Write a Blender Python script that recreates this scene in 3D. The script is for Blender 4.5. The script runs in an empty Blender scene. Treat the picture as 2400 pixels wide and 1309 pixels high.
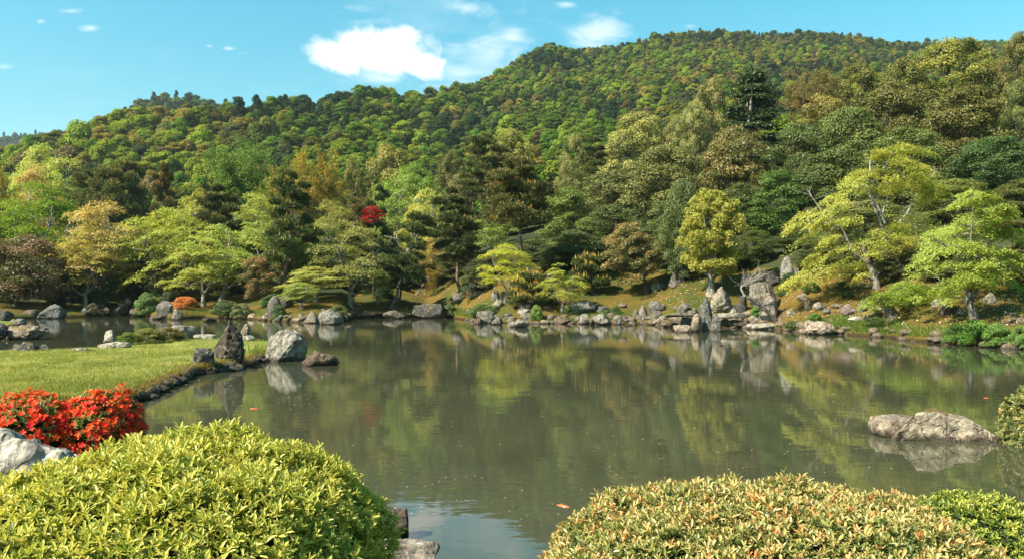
import bpy, math, random
import numpy as np
from mathutils import Vector, Matrix, Euler

scene = bpy.context.scene
COL = scene.collection

# ------------------------------------------------------------------ camera, sky, sun, exposure
F = 1867.0            # focal length in photograph pixels
CX, HY = 1200.0, 685.0  # principal column, horizon row
EYE = 2.4             # eye height over the pond
cam = bpy.data.cameras.new('camera')
cam.sensor_width = 36.0
cam.lens = F / 2400.0 * 36.0
cam.shift_y = (HY - 654.5) / 2400.0
cam.clip_start = 0.05
cam.clip_end = 6000.0
camo = bpy.data.objects.new('camera', cam)
camo.location = (0, 0, EYE)
camo.rotation_euler = (math.pi / 2, 0, 0)
COL.objects.link(camo)
scene.camera = camo

SUN_EL, SUN_ROT = math.radians(44), math.radians(-120)
SUN_DIR = Vector((math.sin(SUN_ROT) * math.cos(SUN_EL), math.cos(SUN_ROT) * math.cos(SUN_EL), math.sin(SUN_EL)))
sun = bpy.data.lights.new('sun', 'SUN')
sun.energy = 5.0
sun.angle = math.radians(0.53)
sun.color = (1.0, 0.92, 0.76)
suno = bpy.data.objects.new('sun', sun)
suno.rotation_euler = SUN_DIR.to_track_quat('Z', 'Y').to_euler()
COL.objects.link(suno)

scene.view_settings.view_transform = 'Standard'
scene.view_settings.look = 'None'
scene.view_settings.gamma = 1.0
scene.view_settings.exposure = 1.42
scene.cycles.max_bounces = 5
scene.cycles.diffuse_bounces = 2
scene.cycles.glossy_bounces = 2
scene.cycles.transmission_bounces = 3
scene.cycles.transparent_max_bounces = 4
scene.cycles.caustics_reflective = False
scene.cycles.caustics_refractive = False


class NT:
    """small helper to wire node trees"""
    def __init__(s, tree):
        s.t = tree

    def n(s, kind, ins=None, **kw):
        nd = s.t.nodes.new(kind)
        for k, v in kw.items():
            setattr(nd, k, v)
        for k, v in (ins or {}).items():
            if isinstance(v, bpy.types.NodeSocket):
                s.t.links.new(v, nd.inputs[k])
            else:
                nd.inputs[k].default_value = v
        return nd

    def math(s, op, a, b=0.0, c=0.0, clamp=False):
        nd = s.n('ShaderNodeMath', {0: a, 1: b, 2: c}, operation=op, use_clamp=clamp)
        return nd.outputs[0]

    def mix(s, f, a, b, mode='MIX'):
        nd = s.t.nodes.new('ShaderNodeMix')
        nd.data_type = 'RGBA'
        nd.blend_type = mode
        for k, v in ((0, f), (6, a), (7, b)):
            if isinstance(v, bpy.types.NodeSocket):
                s.t.links.new(v, nd.inputs[k])
            else:
                nd.inputs[k].default_value = (*v, 1) if isinstance(v, tuple) and len(v) == 3 else v
        return nd.outputs[2]

    def ramp(s, f, stops):
        nd = s.n('ShaderNodeValToRGB', {0: f})
        el = nd.color_ramp.elements
        while len(el) < len(stops):
            el.new(0.5)
        for e, (p, c) in zip(el, stops):
            e.position = p
            e.color = (*c, 1) if not isinstance(c, (int, float)) else (c, c, c, 1)
        return nd.outputs[0]

    def smooth(s, v, a, b):
        nd = s.n('ShaderNodeMapRange', {0: v, 1: a, 2: b, 3: 0.0, 4: 1.0}, interpolation_type='SMOOTHSTEP')
        return nd.outputs[0]

    def noise(s, vec, scale, detail=4.0, rough=0.55, dist=0.0, w=None):
        nd = s.n('ShaderNodeTexNoise', {'Vector': vec, 'Scale': scale, 'Detail': detail, 'Roughness': rough, 'Distortion': dist})
        return nd.outputs[0]

    def link(s, a, b):
        s.t.links.new(a, b)


def make_world():
    w = bpy.data.worlds.new('World')
    scene.world = w
    w.use_nodes = True
    t = NT(w.node_tree)
    bg = w.node_tree.nodes['Background']
    sky = t.n('ShaderNodeTexSky', sky_type='NISHITA', sun_disc=False, sun_elevation=SUN_EL, sun_rotation=SUN_ROT,
              air_density=1.0, dust_density=0.35, ozone_density=1.6, altitude=50)
    gen = t.n('ShaderNodeTexCoord').outputs['Generated']
    sep = t.n('ShaderNodeSeparateXYZ', {0: gen})
    tint = t.mix(t.smooth(sep.outputs[2], 0.05, 0.42), (0.80, 1.08, 0.86), (0.44, 1.32, 1.13))
    col = t.mix(1.0, sky.outputs[0], tint, 'MULTIPLY')
    ysafe = t.math('MAXIMUM', sep.outputs[1], 0.05)
    u = t.math('DIVIDE', sep.outputs[0], ysafe)
    v = t.math('DIVIDE', sep.outputs[2], ysafe)
    front = t.smooth(sep.outputs[1], 0.1, 0.35)
    uv = t.n('ShaderNodeCombineXYZ', {0: u, 1: v, 2: 0.0}).outputs[0]
    stretched = t.n('ShaderNodeCombineXYZ', {0: t.math('MULTIPLY', u, 0.45), 1: v, 2: 0.3}).outputs[0]
    n1 = t.noise(uv, 30, 9, 0.66, 0.5)
    n2 = t.noise(stretched, 34, 8, 0.62, 0.9)
    n3 = t.noise(stretched, 9, 3, 0.5, 0.2)

    def blob(px, py, rx, ry, tilt=0.0):
        cu, cv = (px - CX) / F, (HY - py) / F
        du = t.math('SUBTRACT', u, cu)
        dv = t.math('SUBTRACT', v, cv)
        c, s_ = math.cos(tilt), math.sin(tilt)
        a = t.math('ADD', t.math('MULTIPLY', du, c * F / rx), t.math('MULTIPLY', dv, s_ * F / rx))
        b = t.math('ADD', t.math('MULTIPLY', du, -s_ * F / ry), t.math('MULTIPLY', dv, c * F / ry))
        r = t.math('SQRT', t.math('ADD', t.math('MULTIPLY', a, a), t.math('MULTIPLY', b, b)))
        return t.math('SUBTRACT', 1.0, r)           # 1 in the middle, 0 on the rim

    def maxm(*a):
        o = a[0]
        for k in a[1:]:
            o = t.math('MAXIMUM', o, k)
        return o
    body = maxm(blob(890, 122, 168, 68), blob(795, 132, 105, 46, -0.25), blob(985, 148, 90, 42, -0.35), blob(925, 98, 90, 48))
    dens = t.math('ADD', body, t.math('MULTIPLY', t.math('SUBTRACT', n1, 0.5), 1.1))
    core = t.smooth(dens, 0.0, 0.42)
    # thin streaks and veils
    veil = maxm(blob(1150, 130, 150, 90, 0.35), t.math('MULTIPLY', blob(1400, 75, 105, 58, 0.2), 1.3), blob(1080, 175, 150, 60),
                t.math('MULTIPLY', blob(880, 50, 120, 38, -0.15), 0.7), t.math('MULTIPLY', blob(1100, 20, 110, 34, -0.25), 0.75),
                blob(1200, 85, 60, 40, 0.3), t.math('MULTIPLY', blob(900, 185, 170, 26), 0.7))
    small = maxm(blob(165, 26, 46, 12), blob(212, 66, 36, 12), blob(535, 114, 22, 7), blob(572, 127, 30, 7), blob(12, 157, 38, 13),
                 blob(1325, 10, 40, 12), blob(490, 108, 14, 6), blob(1620, 62, 40, 14), blob(95, 50, 16, 8))
    vd = t.math('ADD', t.math('MULTIPLY', veil, 0.8), t.math('MULTIPLY', t.math('SUBTRACT', n2, 0.52), 1.9))
    veilm = t.math('MULTIPLY', t.smooth(vd, 0.05, 1.05), 0.85)
    sd = t.math('ADD', t.math('MULTIPLY', small, 0.55), t.math('MULTIPLY', t.math('SUBTRACT', n2, 0.5), 1.5))
    smallm = t.math('MULTIPLY', t.smooth(sd, 0.12, 0.75), 0.75)
    wisps = t.math('MULTIPLY', t.smooth(t.math('ADD', n3, t.math('MULTIPLY', n2, 0.35)), 0.70, 1.05), 0.25)
    m = t.math('MULTIPLY', maxm(core, veilm, smallm, wisps), front)
    shade = t.mix(t.smooth(dens, 0.0, 0.8), (5.0, 6.0, 6.4), (6.6, 6.6, 6.6))
    out = t.mix(m, col, shade)
    t.link(out, bg.inputs[0])
    bg.inputs[1].default_value = 0.071


make_world()

# ------------------------------------------------------------------ projection helpers
rng0 = np.random.default_rng(7)
random.seed(7)


def at(px, py, d):
    return np.array([(px - CX) / F * d, d, EYE - (py - HY) / F * d])


def wd(py, z=0.0):
    return (EYE - z) * F / (py - HY)


def interp(x, pts):
    a = np.array(pts, float)
    return np.interp(x, a[:, 0], a[:, 1])


# ------------------------------------------------------------------ mesh helpers
def mesh_from(name, verts, faces, mats=(), attrs=None, smooth=False, mat_idx=None):
    """faces: one (n,k) int array or a list of such arrays"""
    if isinstance(faces, np.ndarray):
        faces = [faces]
    faces = [f for f in faces if len(f)]
    me = bpy.data.meshes.new(name)
    verts = np.asarray(verts, np.float32)
    me.vertices.add(len(verts))
    me.vertices.foreach_set('co', verts.ravel())
    loops = np.concatenate([f.ravel() for f in faces]).astype(np.int32)
    sizes = np.concatenate([np.full(len(f), f.shape[1]) for f in faces])
    starts = np.concatenate([[0], np.cumsum(sizes)[:-1]]).astype(np.int32)
    me.loops.add(len(loops))
    me.loops.foreach_set('vertex_index', loops)
    me.polygons.add(len(sizes))
    me.polygons.foreach_set('loop_start', starts)
    me.polygons.foreach_set('use_smooth', np.full(len(sizes), smooth, dtype=bool))
    if mat_idx is not None:
        me.polygons.foreach_set('material_index', np.asarray(mat_idx, np.int32))
    for k, v in (attrs or {}).items():
        v = np.asarray(v, np.float32)
        if v.ndim == 1:
            at_ = me.attributes.new(k, 'FLOAT', 'FACE')
            at_.data.foreach_set('value', v)
        else:
            at_ = me.attributes.new(k, 'FLOAT_COLOR', 'FACE')
            at_.data.foreach_set('color', v.ravel())
    for m in mats:
        me.materials.append(m)
    me.update(calc_edges=True)
    return me


def add(name, data, parent=None, loc=None, color=None, rot=None, scale=None):
    o = bpy.data.objects.new(name, data)
    COL.objects.link(o)
    if parent is not None:
        o.parent = parent
    if loc is not None:
        o.location = loc
    if rot is not None:
        o.rotation_euler = rot
    if scale is not None:
        o.scale = scale
    if color is not None:
        o.color = (*color[:3], 1.0)
    return o


def tag(o, label, cat, group=None, kind=None):
    if label:
        o['label'] = label
    if cat:
        o['category'] = cat
    if group:
        o['group'] = group
    if kind:
        o['kind'] = kind
    return o


def struct(o, kind='structure', label=None):
    o['kind'] = kind
    if label:
        o['label'] = label
    return o


def norm(a):
    return a / np.maximum(np.linalg.norm(a, axis=-1, keepdims=True), 1e-9)


def hash3(i, j, k, seed):
    h = (i * 374761393 + j * 668265263 + k * 2147483647 + seed * 1274126177) & 0xFFFFFFFF
    h = ((h ^ (h >> 13)) * 1274126177) & 0xFFFFFFFF
    return ((h ^ (h >> 16)) & 0xFFFF) / 65535.0


def vnoise(P, scale=1.0, seed=0, octaves=1):
    """value noise in -1..1"""
    P = np.asarray(P, float)
    out = np.zeros(len(P))
    amp, tot = 1.0, 0.0
    for o in range(octaves):
        Q = P * scale
        I = np.floor(Q).astype(np.int64)
        f = Q - I
        f = f * f * (3 - 2 * f)
        r = 0
        for dx in (0, 1):
            for dy in (0, 1):
                for dz in (0, 1):
                    w = (f[:, 0] if dx else 1 - f[:, 0]) * (f[:, 1] if dy else 1 - f[:, 1]) * (f[:, 2] if dz else 1 - f[:, 2])
                    r = r + w * hash3(I[:, 0] + dx, I[:, 1] + dy, I[:, 2] + dz, seed + o * 17)
        out += amp * (r * 2 - 1)
        tot += amp
        amp *= 0.5
        scale *= 2.03
    return out / tot


def cards(P, N, size, asp, rng):
    n = len(P)
    t = norm(np.cross(N, rng.normal(size=(n, 3))))
    b = np.cross(N, t)
    s = np.asarray(size).reshape(-1, 1) * np.ones((n, 1))
    w = s * asp
    q = rng.uniform(0.35, 0.6, (n, 1))
    V = np.stack([P - t * s * .5, P - t * s * (.5 - q) + b * w * .5, P + t * s * .5, P - t * s * (.5 - q) - b * w * .5], 1).reshape(-1, 3)
    return V, np.arange(n * 4).reshape(-1, 4)


def tube(pts, rad, sides=7, rng=None, wob=0.0):
    pts = np.asarray(pts, float)
    n = len(pts)
    rad = np.asarray(rad, float)
    tan = norm(np.gradient(pts, axis=0))
    ref = np.array([0.31, 0.95, 0.05]) if abs(tan[0][2]) > 0.6 else np.array([0, 0.1, 1.0])
    V = []
    a = np.arange(sides) / sides * 2 * math.pi
    for i in range(n):
        s1 = norm(np.cross(tan[i], ref))
        s2 = np.cross(tan[i], s1)
        r = rad[i] * (1 + (rng.uniform(-wob, wob, sides) if rng is not None and wob else 0))
        r = np.ones(sides) * r
        V.append(pts[i] + (np.cos(a) * r)[:, None] * s1 + (np.sin(a) * r)[:, None] * s2)
    V = np.concatenate(V)
    Fc = []
    for i in range(n - 1):
        for j in range(sides):
            k = (j + 1) % sides
            Fc.append((i * sides + j, i * sides + k, (i + 1) * sides + k, (i + 1) * sides + j))
    return V, np.array(Fc)


def spline(pts, n):
    """Catmull-Rom resample"""
    P = np.asarray(pts, float)
    if len(P) < 3:
        return P[0] + (P[-1] - P[0]) * np.linspace(0, 1, n)[:, None]
    E = np.vstack([2 * P[0] - P[1], P, 2 * P[-1] - P[-2]])
    out = []
    for s in np.linspace(0, len(P) - 1 - 1e-6, n):
        i = int(s)
        f = s - i
        a, b, c, d = E[i], E[i + 1], E[i + 2], E[i + 3]
        out.append(.5 * (2 * b + (c - a) * f + (2 * a - 5 * b + 4 * c - d) * f * f + (3 * b - a - 3 * c + d) * f ** 3))
    return np.array(out)


def merge(parts):
    """[(V,F),...] -> V, [F]"""
    V, Fs, o = [], [], 0
    for v, f in parts:
        V.append(v)
        Fs.append(f + o)
        o += len(v)
    return np.concatenate(V), Fs


# ------------------------------------------------------------------ materials
def new_mat(name):
    m = bpy.data.materials.new(name)
    m.use_nodes = True
    m.node_tree.nodes.clear()
    return m, NT(m.node_tree)


def finish(t, shader, disp=None):
    o = t.n('ShaderNodeOutputMaterial')
    t.link(shader, o.inputs[0])


def leaf_mat(name, old=None, oldmul=(0.45, 0.62, 0.4), transl=0.35, gloss=0.06, rough=0.45, use_col=False, ramp=None, hue=0.012, val=0.12):
    """tone (per leaf) blends older leaves into the young ones; the young colour is the object's own"""
    m, t = new_mat(name)
    info = t.n('ShaderNodeObjectInfo')
    tone = t.n('ShaderNodeAttribute', attribute_name='tone').outputs['Fac']
    if use_col:
        base = t.n('ShaderNodeAttribute', attribute_name='col', attribute_type='INSTANCER').outputs['Color']
    else:
        base = info.outputs['Color']
    if ramp:
        c = t.ramp(tone, ramp)
        c = t.mix(1.0, c, base, 'MULTIPLY')
    else:
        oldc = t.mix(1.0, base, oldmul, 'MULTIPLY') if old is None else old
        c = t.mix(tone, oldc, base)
    rnd = info.outputs['Random']
    hsv = t.n('ShaderNodeHueSaturation', {'Hue': t.math('ADD', 0.5 - hue, t.math('MULTIPLY', rnd, 2 * hue)), 'Saturation': 1.0,
                                         'Value': t.math('ADD', 1 - val, t.math('MULTIPLY', rnd, 2 * val)), 'Color': c})
    c = hsv.outputs[0]
    d = t.n('ShaderNodeBsdfDiffuse', {0: c}).outputs[0]
    tc = t.mix(1.0, c, (1.15, 1.05, 0.55), 'MULTIPLY')
    tr = t.n('ShaderNodeBsdfTranslucent', {0: tc}).outputs[0]
    sh = t.n('ShaderNodeMixShader', {0: transl, 1: d, 2: tr}).outputs[0]
    if gloss:
        g = t.n('ShaderNodeBsdfGlossy', {0: (1, 1, 1, 1), 'Roughness': rough}).outputs[0]
        sh = t.n('ShaderNodeMixShader', {0: gloss * 0.45, 1: sh, 2: g}).outputs[0]
    finish(t, sh)
    return m


M = {}
M['maple'] = leaf_mat('maple_leaf', oldmul=(0.62, 0.8, 0.5), transl=0.45, gloss=0.02)
M['evergreen'] = leaf_mat('evergreen_leaf', old=None, oldmul=(0.42, 0.50, 0.42), transl=0.25, gloss=0.05, rough=0.5)
M['shii'] = leaf_mat('golden_leaf', old=(0.045, 0.065, 0.016, 1), transl=0.3, gloss=0.03)
M['airy'] = leaf_mat('airy_leaf', oldmul=(0.6, 0.75, 0.5), transl=0.4, gloss=0.02)
M['pine'] = leaf_mat('pine_needle', old=None, ramp=[(0.0, (0.55, 0.6, 0.6)), (0.7, (1.25, 1.25, 1.0)), (0.8, (5.2, 2.3, 1.3)), (1.0, (6.0, 2.8, 1.6))], transl=0.15, gloss=0.03)
M['hill'] = leaf_mat('hill_leaf', oldmul=(0.62, 0.74, 0.7), transl=0.3, gloss=0.0, hue=0.015, val=0.2)
M['forest'] = leaf_mat('forest_leaf', oldmul=(0.62, 0.74, 0.7), transl=0.3, gloss=0.0, use_col=True)
M['tipped'] = leaf_mat('tipped_leaf', old=(0.115, 0.125, 0.036, 1), transl=0.3, gloss=0.04)
M['shrub'] = leaf_mat('shrub_leaf', oldmul=(0.4, 0.55, 0.4), transl=0.3, gloss=0.05)
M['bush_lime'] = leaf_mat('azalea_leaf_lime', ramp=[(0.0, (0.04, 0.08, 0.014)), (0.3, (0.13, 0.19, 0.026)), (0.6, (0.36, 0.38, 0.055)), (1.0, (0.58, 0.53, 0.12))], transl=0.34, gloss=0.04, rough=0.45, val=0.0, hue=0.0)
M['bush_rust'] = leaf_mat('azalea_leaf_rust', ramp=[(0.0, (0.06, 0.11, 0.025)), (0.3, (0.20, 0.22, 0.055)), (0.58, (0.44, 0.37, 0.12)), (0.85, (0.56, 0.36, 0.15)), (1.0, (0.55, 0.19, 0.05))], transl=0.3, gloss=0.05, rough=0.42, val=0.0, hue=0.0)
M['flower'] = leaf_mat('azalea_petal', oldmul=(0.9, 0.5, 0.6), transl=0.35, gloss=0.02, val=0.08)
M['grass'] = leaf_mat('grass_blade', ramp=[(0.0, (0.10, 0.14, 0.025)), (0.45, (0.24, 0.26, 0.055)), (0.75, (0.37, 0.36, 0.10)), (1.0, (0.52, 0.42, 0.19))], transl=0.4, gloss=0.02, val=0.0, hue=0.0)
M['litter'] = leaf_mat('fallen_leaf', ramp=[(0.0, (0.16, 0.09, 0.04)), (0.5, (0.38, 0.27, 0.16)), (0.88, (0.62, 0.53, 0.42)), (0.97, (0.66, 0.58, 0.46)), (1.0, (0.5, 0.14, 0.05))], transl=0.15, gloss=0.03, val=0.0, hue=0.0)


def bark_mat():
    m, t = new_mat('bark')
    info = t.n('ShaderNodeObjectInfo')
    co = t.n('ShaderNodeTexCoord').outputs['Object']
    mp = t.n('ShaderNodeMapping', {0: co, 'Scale': (1, 1, 0.35)}).outputs[0]
    n = t.noise(mp, 9, 6, 0.65, 0.4)
    sp = t.noise(co, 4.5, 4, 0.6)
    c = t.mix(t.smooth(n, 0.3, 0.72), (0.35, 0.33, 0.33), (1.25, 1.2, 1.15))
    c = t.mix(1.0, info.outputs['Color'], c, 'MULTIPLY')
    c = t.mix(t.math('MULTIPLY', t.smooth(sp, 0.54, 0.66), 0.55), c, (0.34, 0.34, 0.29))
    bump = t.n('ShaderNodeBump', {'Strength': 0.6, 'Distance': 0.05, 'Height': n}).outputs[0]
    b = t.n('ShaderNodeBsdfPrincipled', {'Base Color': c, 'Roughness': 0.9, 'Normal': bump, 'Specular IOR Level': 0.2})
    finish(t, b.outputs[0])
    return m


M['bark'] = bark_mat()


def rock_mat():
    m, t = new_mat('garden_rock')
    info = t.n('ShaderNodeObjectInfo')
    tc = t.n('ShaderNodeTexCoord').outputs['Object']
    off = t.n('ShaderNodeVectorMath', {0: tc, 1: t.n('ShaderNodeCombineXYZ', {0: t.math('MULTIPLY', info.outputs['Random'], 37.0), 1: t.math('MULTIPLY', info.outputs['Random'], 91.0), 2: 0.0}).outputs[0]}, operation='ADD').outputs[0]
    big = t.noise(off, 1.6, 5, 0.6, 0.4)
    mid = t.noise(off, 5.5, 7, 0.68, 0.5)
    fine = t.noise(off, 26, 5, 0.7)
    streak = t.noise(t.n('ShaderNodeMapping', {0: off, 'Scale': (1, 1, 0.25)}).outputs[0], 6, 5, 0.65, 0.8)
    c = t.mix(t.smooth(mid, 0.30, 0.70), (0.34, 0.33, 0.33), (1.2, 1.17, 1.1))
    c = t.mix(1.0, t.mix(1.0, info.outputs['Color'], (0.80, 0.74, 0.66), 'MULTIPLY'), c, 'MULTIPLY')
    c = t.mix(t.math('MULTIPLY', t.smooth(fine, 0.35, 0.7), 0.45), c, t.mix(1.0, c, (1.7, 1.68, 1.6), 'MULTIPLY'))
    c = t.mix(t.math('MULTIPLY', t.smooth(streak, 0.50, 0.66), 0.8), c, (0.050, 0.043, 0.036))
    lich = t.math('MULTIPLY', t.smooth(t.noise(off, 9, 6, 0.7, 0.3), 0.57, 0.64), t.smooth(big, 0.42, 0.56))
    c = t.mix(t.math('MULTIPLY', lich, 0.8), c, (0.55, 0.54, 0.49))
    vo = t.n('ShaderNodeTexVoronoi', {'Vector': t.n('ShaderNodeVectorMath', {0: off, 1: t.n('ShaderNodeVectorMath', {0: t.n('ShaderNodeTexNoise', {'Vector': off, 'Scale': 3.0}).outputs[1], 3: 0.9}, operation='SCALE').outputs[0]}, operation='ADD').outputs[0], 'Scale': 2.1}, feature='DISTANCE_TO_EDGE').outputs[0]
    crack = t.math('SUBTRACT', 1.0, t.smooth(vo, 0.0, 0.05))
    c = t.mix(t.math('MULTIPLY', crack, 0.22), c, (0.05, 0.045, 0.04))
    # moss in the damp foot and on ledges (a growth with its own noise-edged shape)
    pos = t.n('ShaderNodeNewGeometry')
    z = t.n('ShaderNodeSeparateXYZ', {0: tc}).outputs[2]
    nz = t.n('ShaderNodeSeparateXYZ', {0: pos.outputs['Normal']}).outputs[2]
    mo = t.math('ADD', t.math('ADD', big, t.math('MULTIPLY', mid, 0.5)), t.math('MULTIPLY', nz, 0.22))
    amt = t.n('ShaderNodeAttribute', attribute_name='moss', attribute_type='OBJECT').outputs['Fac']
    mossf = t.smooth(t.math('ADD', mo, amt), 1.02, 1.16)
    mcol = t.mix(t.smooth(fine, 0.3, 0.7), (0.055, 0.045, 0.010), (0.20, 0.13, 0.030))
    c = t.mix(mossf, c, mcol)
    # brown waterline stain
    wz = t.n('ShaderNodeSeparateXYZ', {0: pos.outputs['Position']}).outputs[2]
    wet = t.math('SUBTRACT', 1.0, t.smooth(t.math('ADD', wz, t.math('MULTIPLY', t.math('SUBTRACT', mid, 0.5), 0.35)), 0.03, 0.20))
    c = t.mix(t.math('MULTIPLY', wet, 0.85), c, (0.045, 0.030, 0.018))
    h = t.math('ADD', t.math('ADD', t.math('MULTIPLY', mid, 0.8), t.math('MULTIPLY', fine, 0.25)), t.math('MULTIPLY', crack, -0.22))
    bump = t.n('ShaderNodeBump', {'Strength': 0.9, 'Distance': 0.12, 'Height': h}).outputs[0]
    b = t.n('ShaderNodeBsdfPrincipled', {'Base Color': c, 'Roughness': t.math('SUBTRACT', 0.92, t.math('MULTIPLY', wet, 0.5)), 'Normal': bump, 'Specular IOR Level': 0.25})
    finish(t, b.outputs[0])
    return m


M['rock'] = rock_mat()


def moss_mat():
    m, t = new_mat('moss_ground')
    p = t.n('ShaderNodeNewGeometry').outputs['Position']
    a = t.noise(p, 0.28, 5, 0.6, 0.5)
    b_ = t.noise(p, 1.3, 6, 0.65, 0.3)
    f = t.noise(p, 14, 5, 0.7)
    c = t.mix(t.smooth(a, 0.36, 0.62), (0.055, 0.068, 0.012), (0.135, 0.088, 0.018))
    c = t.mix(t.math('MULTIPLY', t.smooth(b_, 0.52, 0.66), 0.75), c, (0.095, 0.060, 0.030))
    c = t.mix(t.math('MULTIPLY', t.smooth(t.noise(p, 2.6, 4, 0.6), 0.60, 0.72), 0.8), c, (0.20, 0.135, 0.028))
    c = t.mix(t.smooth(f, 0.25, 0.75), t.mix(1.0, c, (0.5, 0.5, 0.5), 'MULTIPLY'), t.mix(1.0, c, (1.35, 1.35, 1.3), 'MULTIPLY'))
    wz = t.n('ShaderNodeSeparateXYZ', {0: p}).outputs[2]
    wet = t.math('SUBTRACT', 1.0, t.smooth(t.math('ADD', wz, t.math('MULTIPLY', t.math('SUBTRACT', b_, 0.5), 0.3)), 0.02, 0.24))
    c = t.mix(t.math('MULTIPLY', wet, 0.9), c, (0.030, 0.020, 0.012))
    bump = t.n('ShaderNodeBump', {'Strength': 0.8, 'Distance': 0.1, 'Height': t.math('ADD', f, b_)}).outputs[0]
    s = t.n('ShaderNodeBsdfPrincipled', {'Base Color': c, 'Roughness': 0.95, 'Normal': bump, 'Specular IOR Level': 0.1})
    finish(t, s.outputs[0])
    return m


def flat_noise_mat(name, c1, c2, scale, rough=0.9, bump=0.3):
    m, t = new_mat(name)
    p = t.n('ShaderNodeNewGeometry').outputs['Position']
    n = t.noise(p, scale, 6, 0.62, 0.3)
    n2 = t.noise(p, scale * 7, 4, 0.65)
    c = t.mix(t.smooth(t.math('ADD', t.math('MULTIPLY', n, 0.7), t.math('MULTIPLY', n2, 0.3)), 0.36, 0.64), c1, c2)
    b = t.n('ShaderNodeBump', {'Strength': bump, 'Distance': 0.05, 'Height': n2}).outputs[0]
    s = t.n('ShaderNodeBsdfPrincipled', {'Base Color': c, 'Roughness': rough, 'Normal': b, 'Specular IOR Level': 0.15})
    finish(t, s.outputs[0])
    return m


M['moss'] = moss_mat()
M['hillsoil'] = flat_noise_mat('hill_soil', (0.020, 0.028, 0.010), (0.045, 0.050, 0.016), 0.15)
M['soil'] = flat_noise_mat('bank_soil', (0.05, 0.035, 0.02), (0.12, 0.09, 0.05), 1.5)
M['turf'] = flat_noise_mat('lawn_turf', (0.12, 0.16, 0.025), (0.26, 0.25, 0.06), 0.8)
M['core'] = flat_noise_mat('bush_core', (0.010, 0.013, 0.006), (0.03, 0.035, 0.012), 9)


def water_mat():
    m, t = new_mat('pond_water')
    p = t.n('ShaderNodeNewGeometry').outputs['Position']
    st = t.n('ShaderNodeMapping', {0: p, 'Scale': (0.55, 1.0, 1.0)}).outputs[0]
    r1 = t.noise(st, 5.0, 3, 0.5, 0.3)
    r2 = t.noise(st, 1.1, 2, 0.5)
    patch = t.smooth(t.noise(p, 0.12, 3, 0.5, 0.6), 0.35, 0.7)
    h = t.math('ADD', t.math('MULTIPLY', r1, t.math('ADD', 0.25, t.math('MULTIPLY', patch, 0.9))), t.math('MULTIPLY', r2, 1.3))
    bump = t.n('ShaderNodeBump', {'Strength': 0.075, 'Distance': 0.03, 'Height': h}).outputs[0]
    murk = t.noise(p, 0.2, 5, 0.6, 0.4)
    c = t.mix(t.smooth(murk, 0.3, 0.7), (0.037, 0.040, 0.023), (0.052, 0.053, 0.031))
    b = t.n('ShaderNodeBsdfPrincipled', {'Base Color': c, 'Roughness': 0.02, 'IOR': 1.42, 'Normal': bump})
    finish(t, b.outputs[0])
    return m


M['water'] = water_mat()

# ------------------------------------------------------------------ terrain
SHORE = [(-1600, 772), (-400, 752), (0, 748), (90, 745), (300, 739), (345, 741), (400, 747), (480, 744), (600, 748), (640, 752), (700, 755), (800, 755),
         (830, 745), (950, 744), (1000, 741), (1060, 744), (1110, 752), (1180, 756), (1250, 757), (1400, 758), (1500, 759), (1560, 762),
         (1600, 766), (1700, 768), (1760, 768), (1830, 772), (1880, 778), (1960, 783), (2080, 790), (2120, 797), (2220, 806), (2300, 812), (2400, 818), (2700, 850), (3900, 1000)]
K1 = [(-400, .10), (300, .10), (500, .13), (800, .13), (1000, .2), (1200, .33), (1500, .33), (1900, .36), (2100, .31), (2400, .30)]
K2 = [(-400, .05), (600, .06), (1000, .08), (1300, .15), (1700, .26), (2400, .30)]
SKYL = [(-1600, 560), (-600, 420), (0, 338), (100, 314), (180, 300), (250, 272), (310, 262), (400, 262), (490, 255), (560, 248), (640, 246), (700, 230), (760, 222), (860, 206), (940, 214),
        (1050, 212), (1090, 202), (1150, 180), (1230, 130), (1290, 106), (1350, 112), (1420, 112), (1480, 100), (1540, 80), (1690, 68), (1800, 84), (1900, 74), (1980, 80), (2050, 92),
        (2150, 100), (2300, 96), (2500, 90), (3000, 120), (3900, 300)]
DR = [(-1600, 330), (0, 330), (500, 380), (900, 450), (1080, 520), (1290, 650), (1700, 760), (3900, 800)]
D2 = 160.0


def shore_d(px):
    return wd(interp(px, SHORE))


def garden_prof(px):
    ds = shore_d(px)
    k1, k2 = interp(px, K1), interp(px, K2)
    s = np.array([-3.0, -1.0, -0.15, 0.0, 0.22, 0.7, 4.0, 8.0, 15.0, 30.0])
    z = np.array([-1.2, -0.8, -0.35, -0.03, 0.26, 0.40, 0.40 + k1 * 3.3, 0.40 + k1 * 7.3, 0.40 + k1 * 14.3, 0.40 + k1 * 14.3 + k2 * 15])
    d = ds + s
    zend = z[-1] + k2 * (D2 - d[-1])
    return np.append(d, D2), np.append(z, zend)


def hill_prof(px, n=24):
    gd, gz = garden_prof(px)
    yb = HY - (gz[-1] - EYE) / D2 * F
    dr = interp(px, DR)
    ys = interp(px, SKYL) + 7.5 * np.interp(dr, [300, 450, 760], [1.0, .85, .62]) / dr * F * 1.05
    t = np.linspace(0, 1, n)
    d = D2 + (dr - D2) * t
    py = yb + (ys - yb) * t ** 0.8
    z = EYE - (py - HY) / F * d
    d = np.append(d, [dr + 60, dr + 300, dr + 900])
    z = np.append(z, [z[-1] - 12, z[-1] - 90, -20])
    return d, z


def terrain(x, y):
    px = CX + x / y * F
    d, z = garden_prof(px)
    if y <= D2:
        return float(np.interp(y, d, z))
    d, z = hill_prof(px)
    return float(np.interp(y, d, z))


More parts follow.
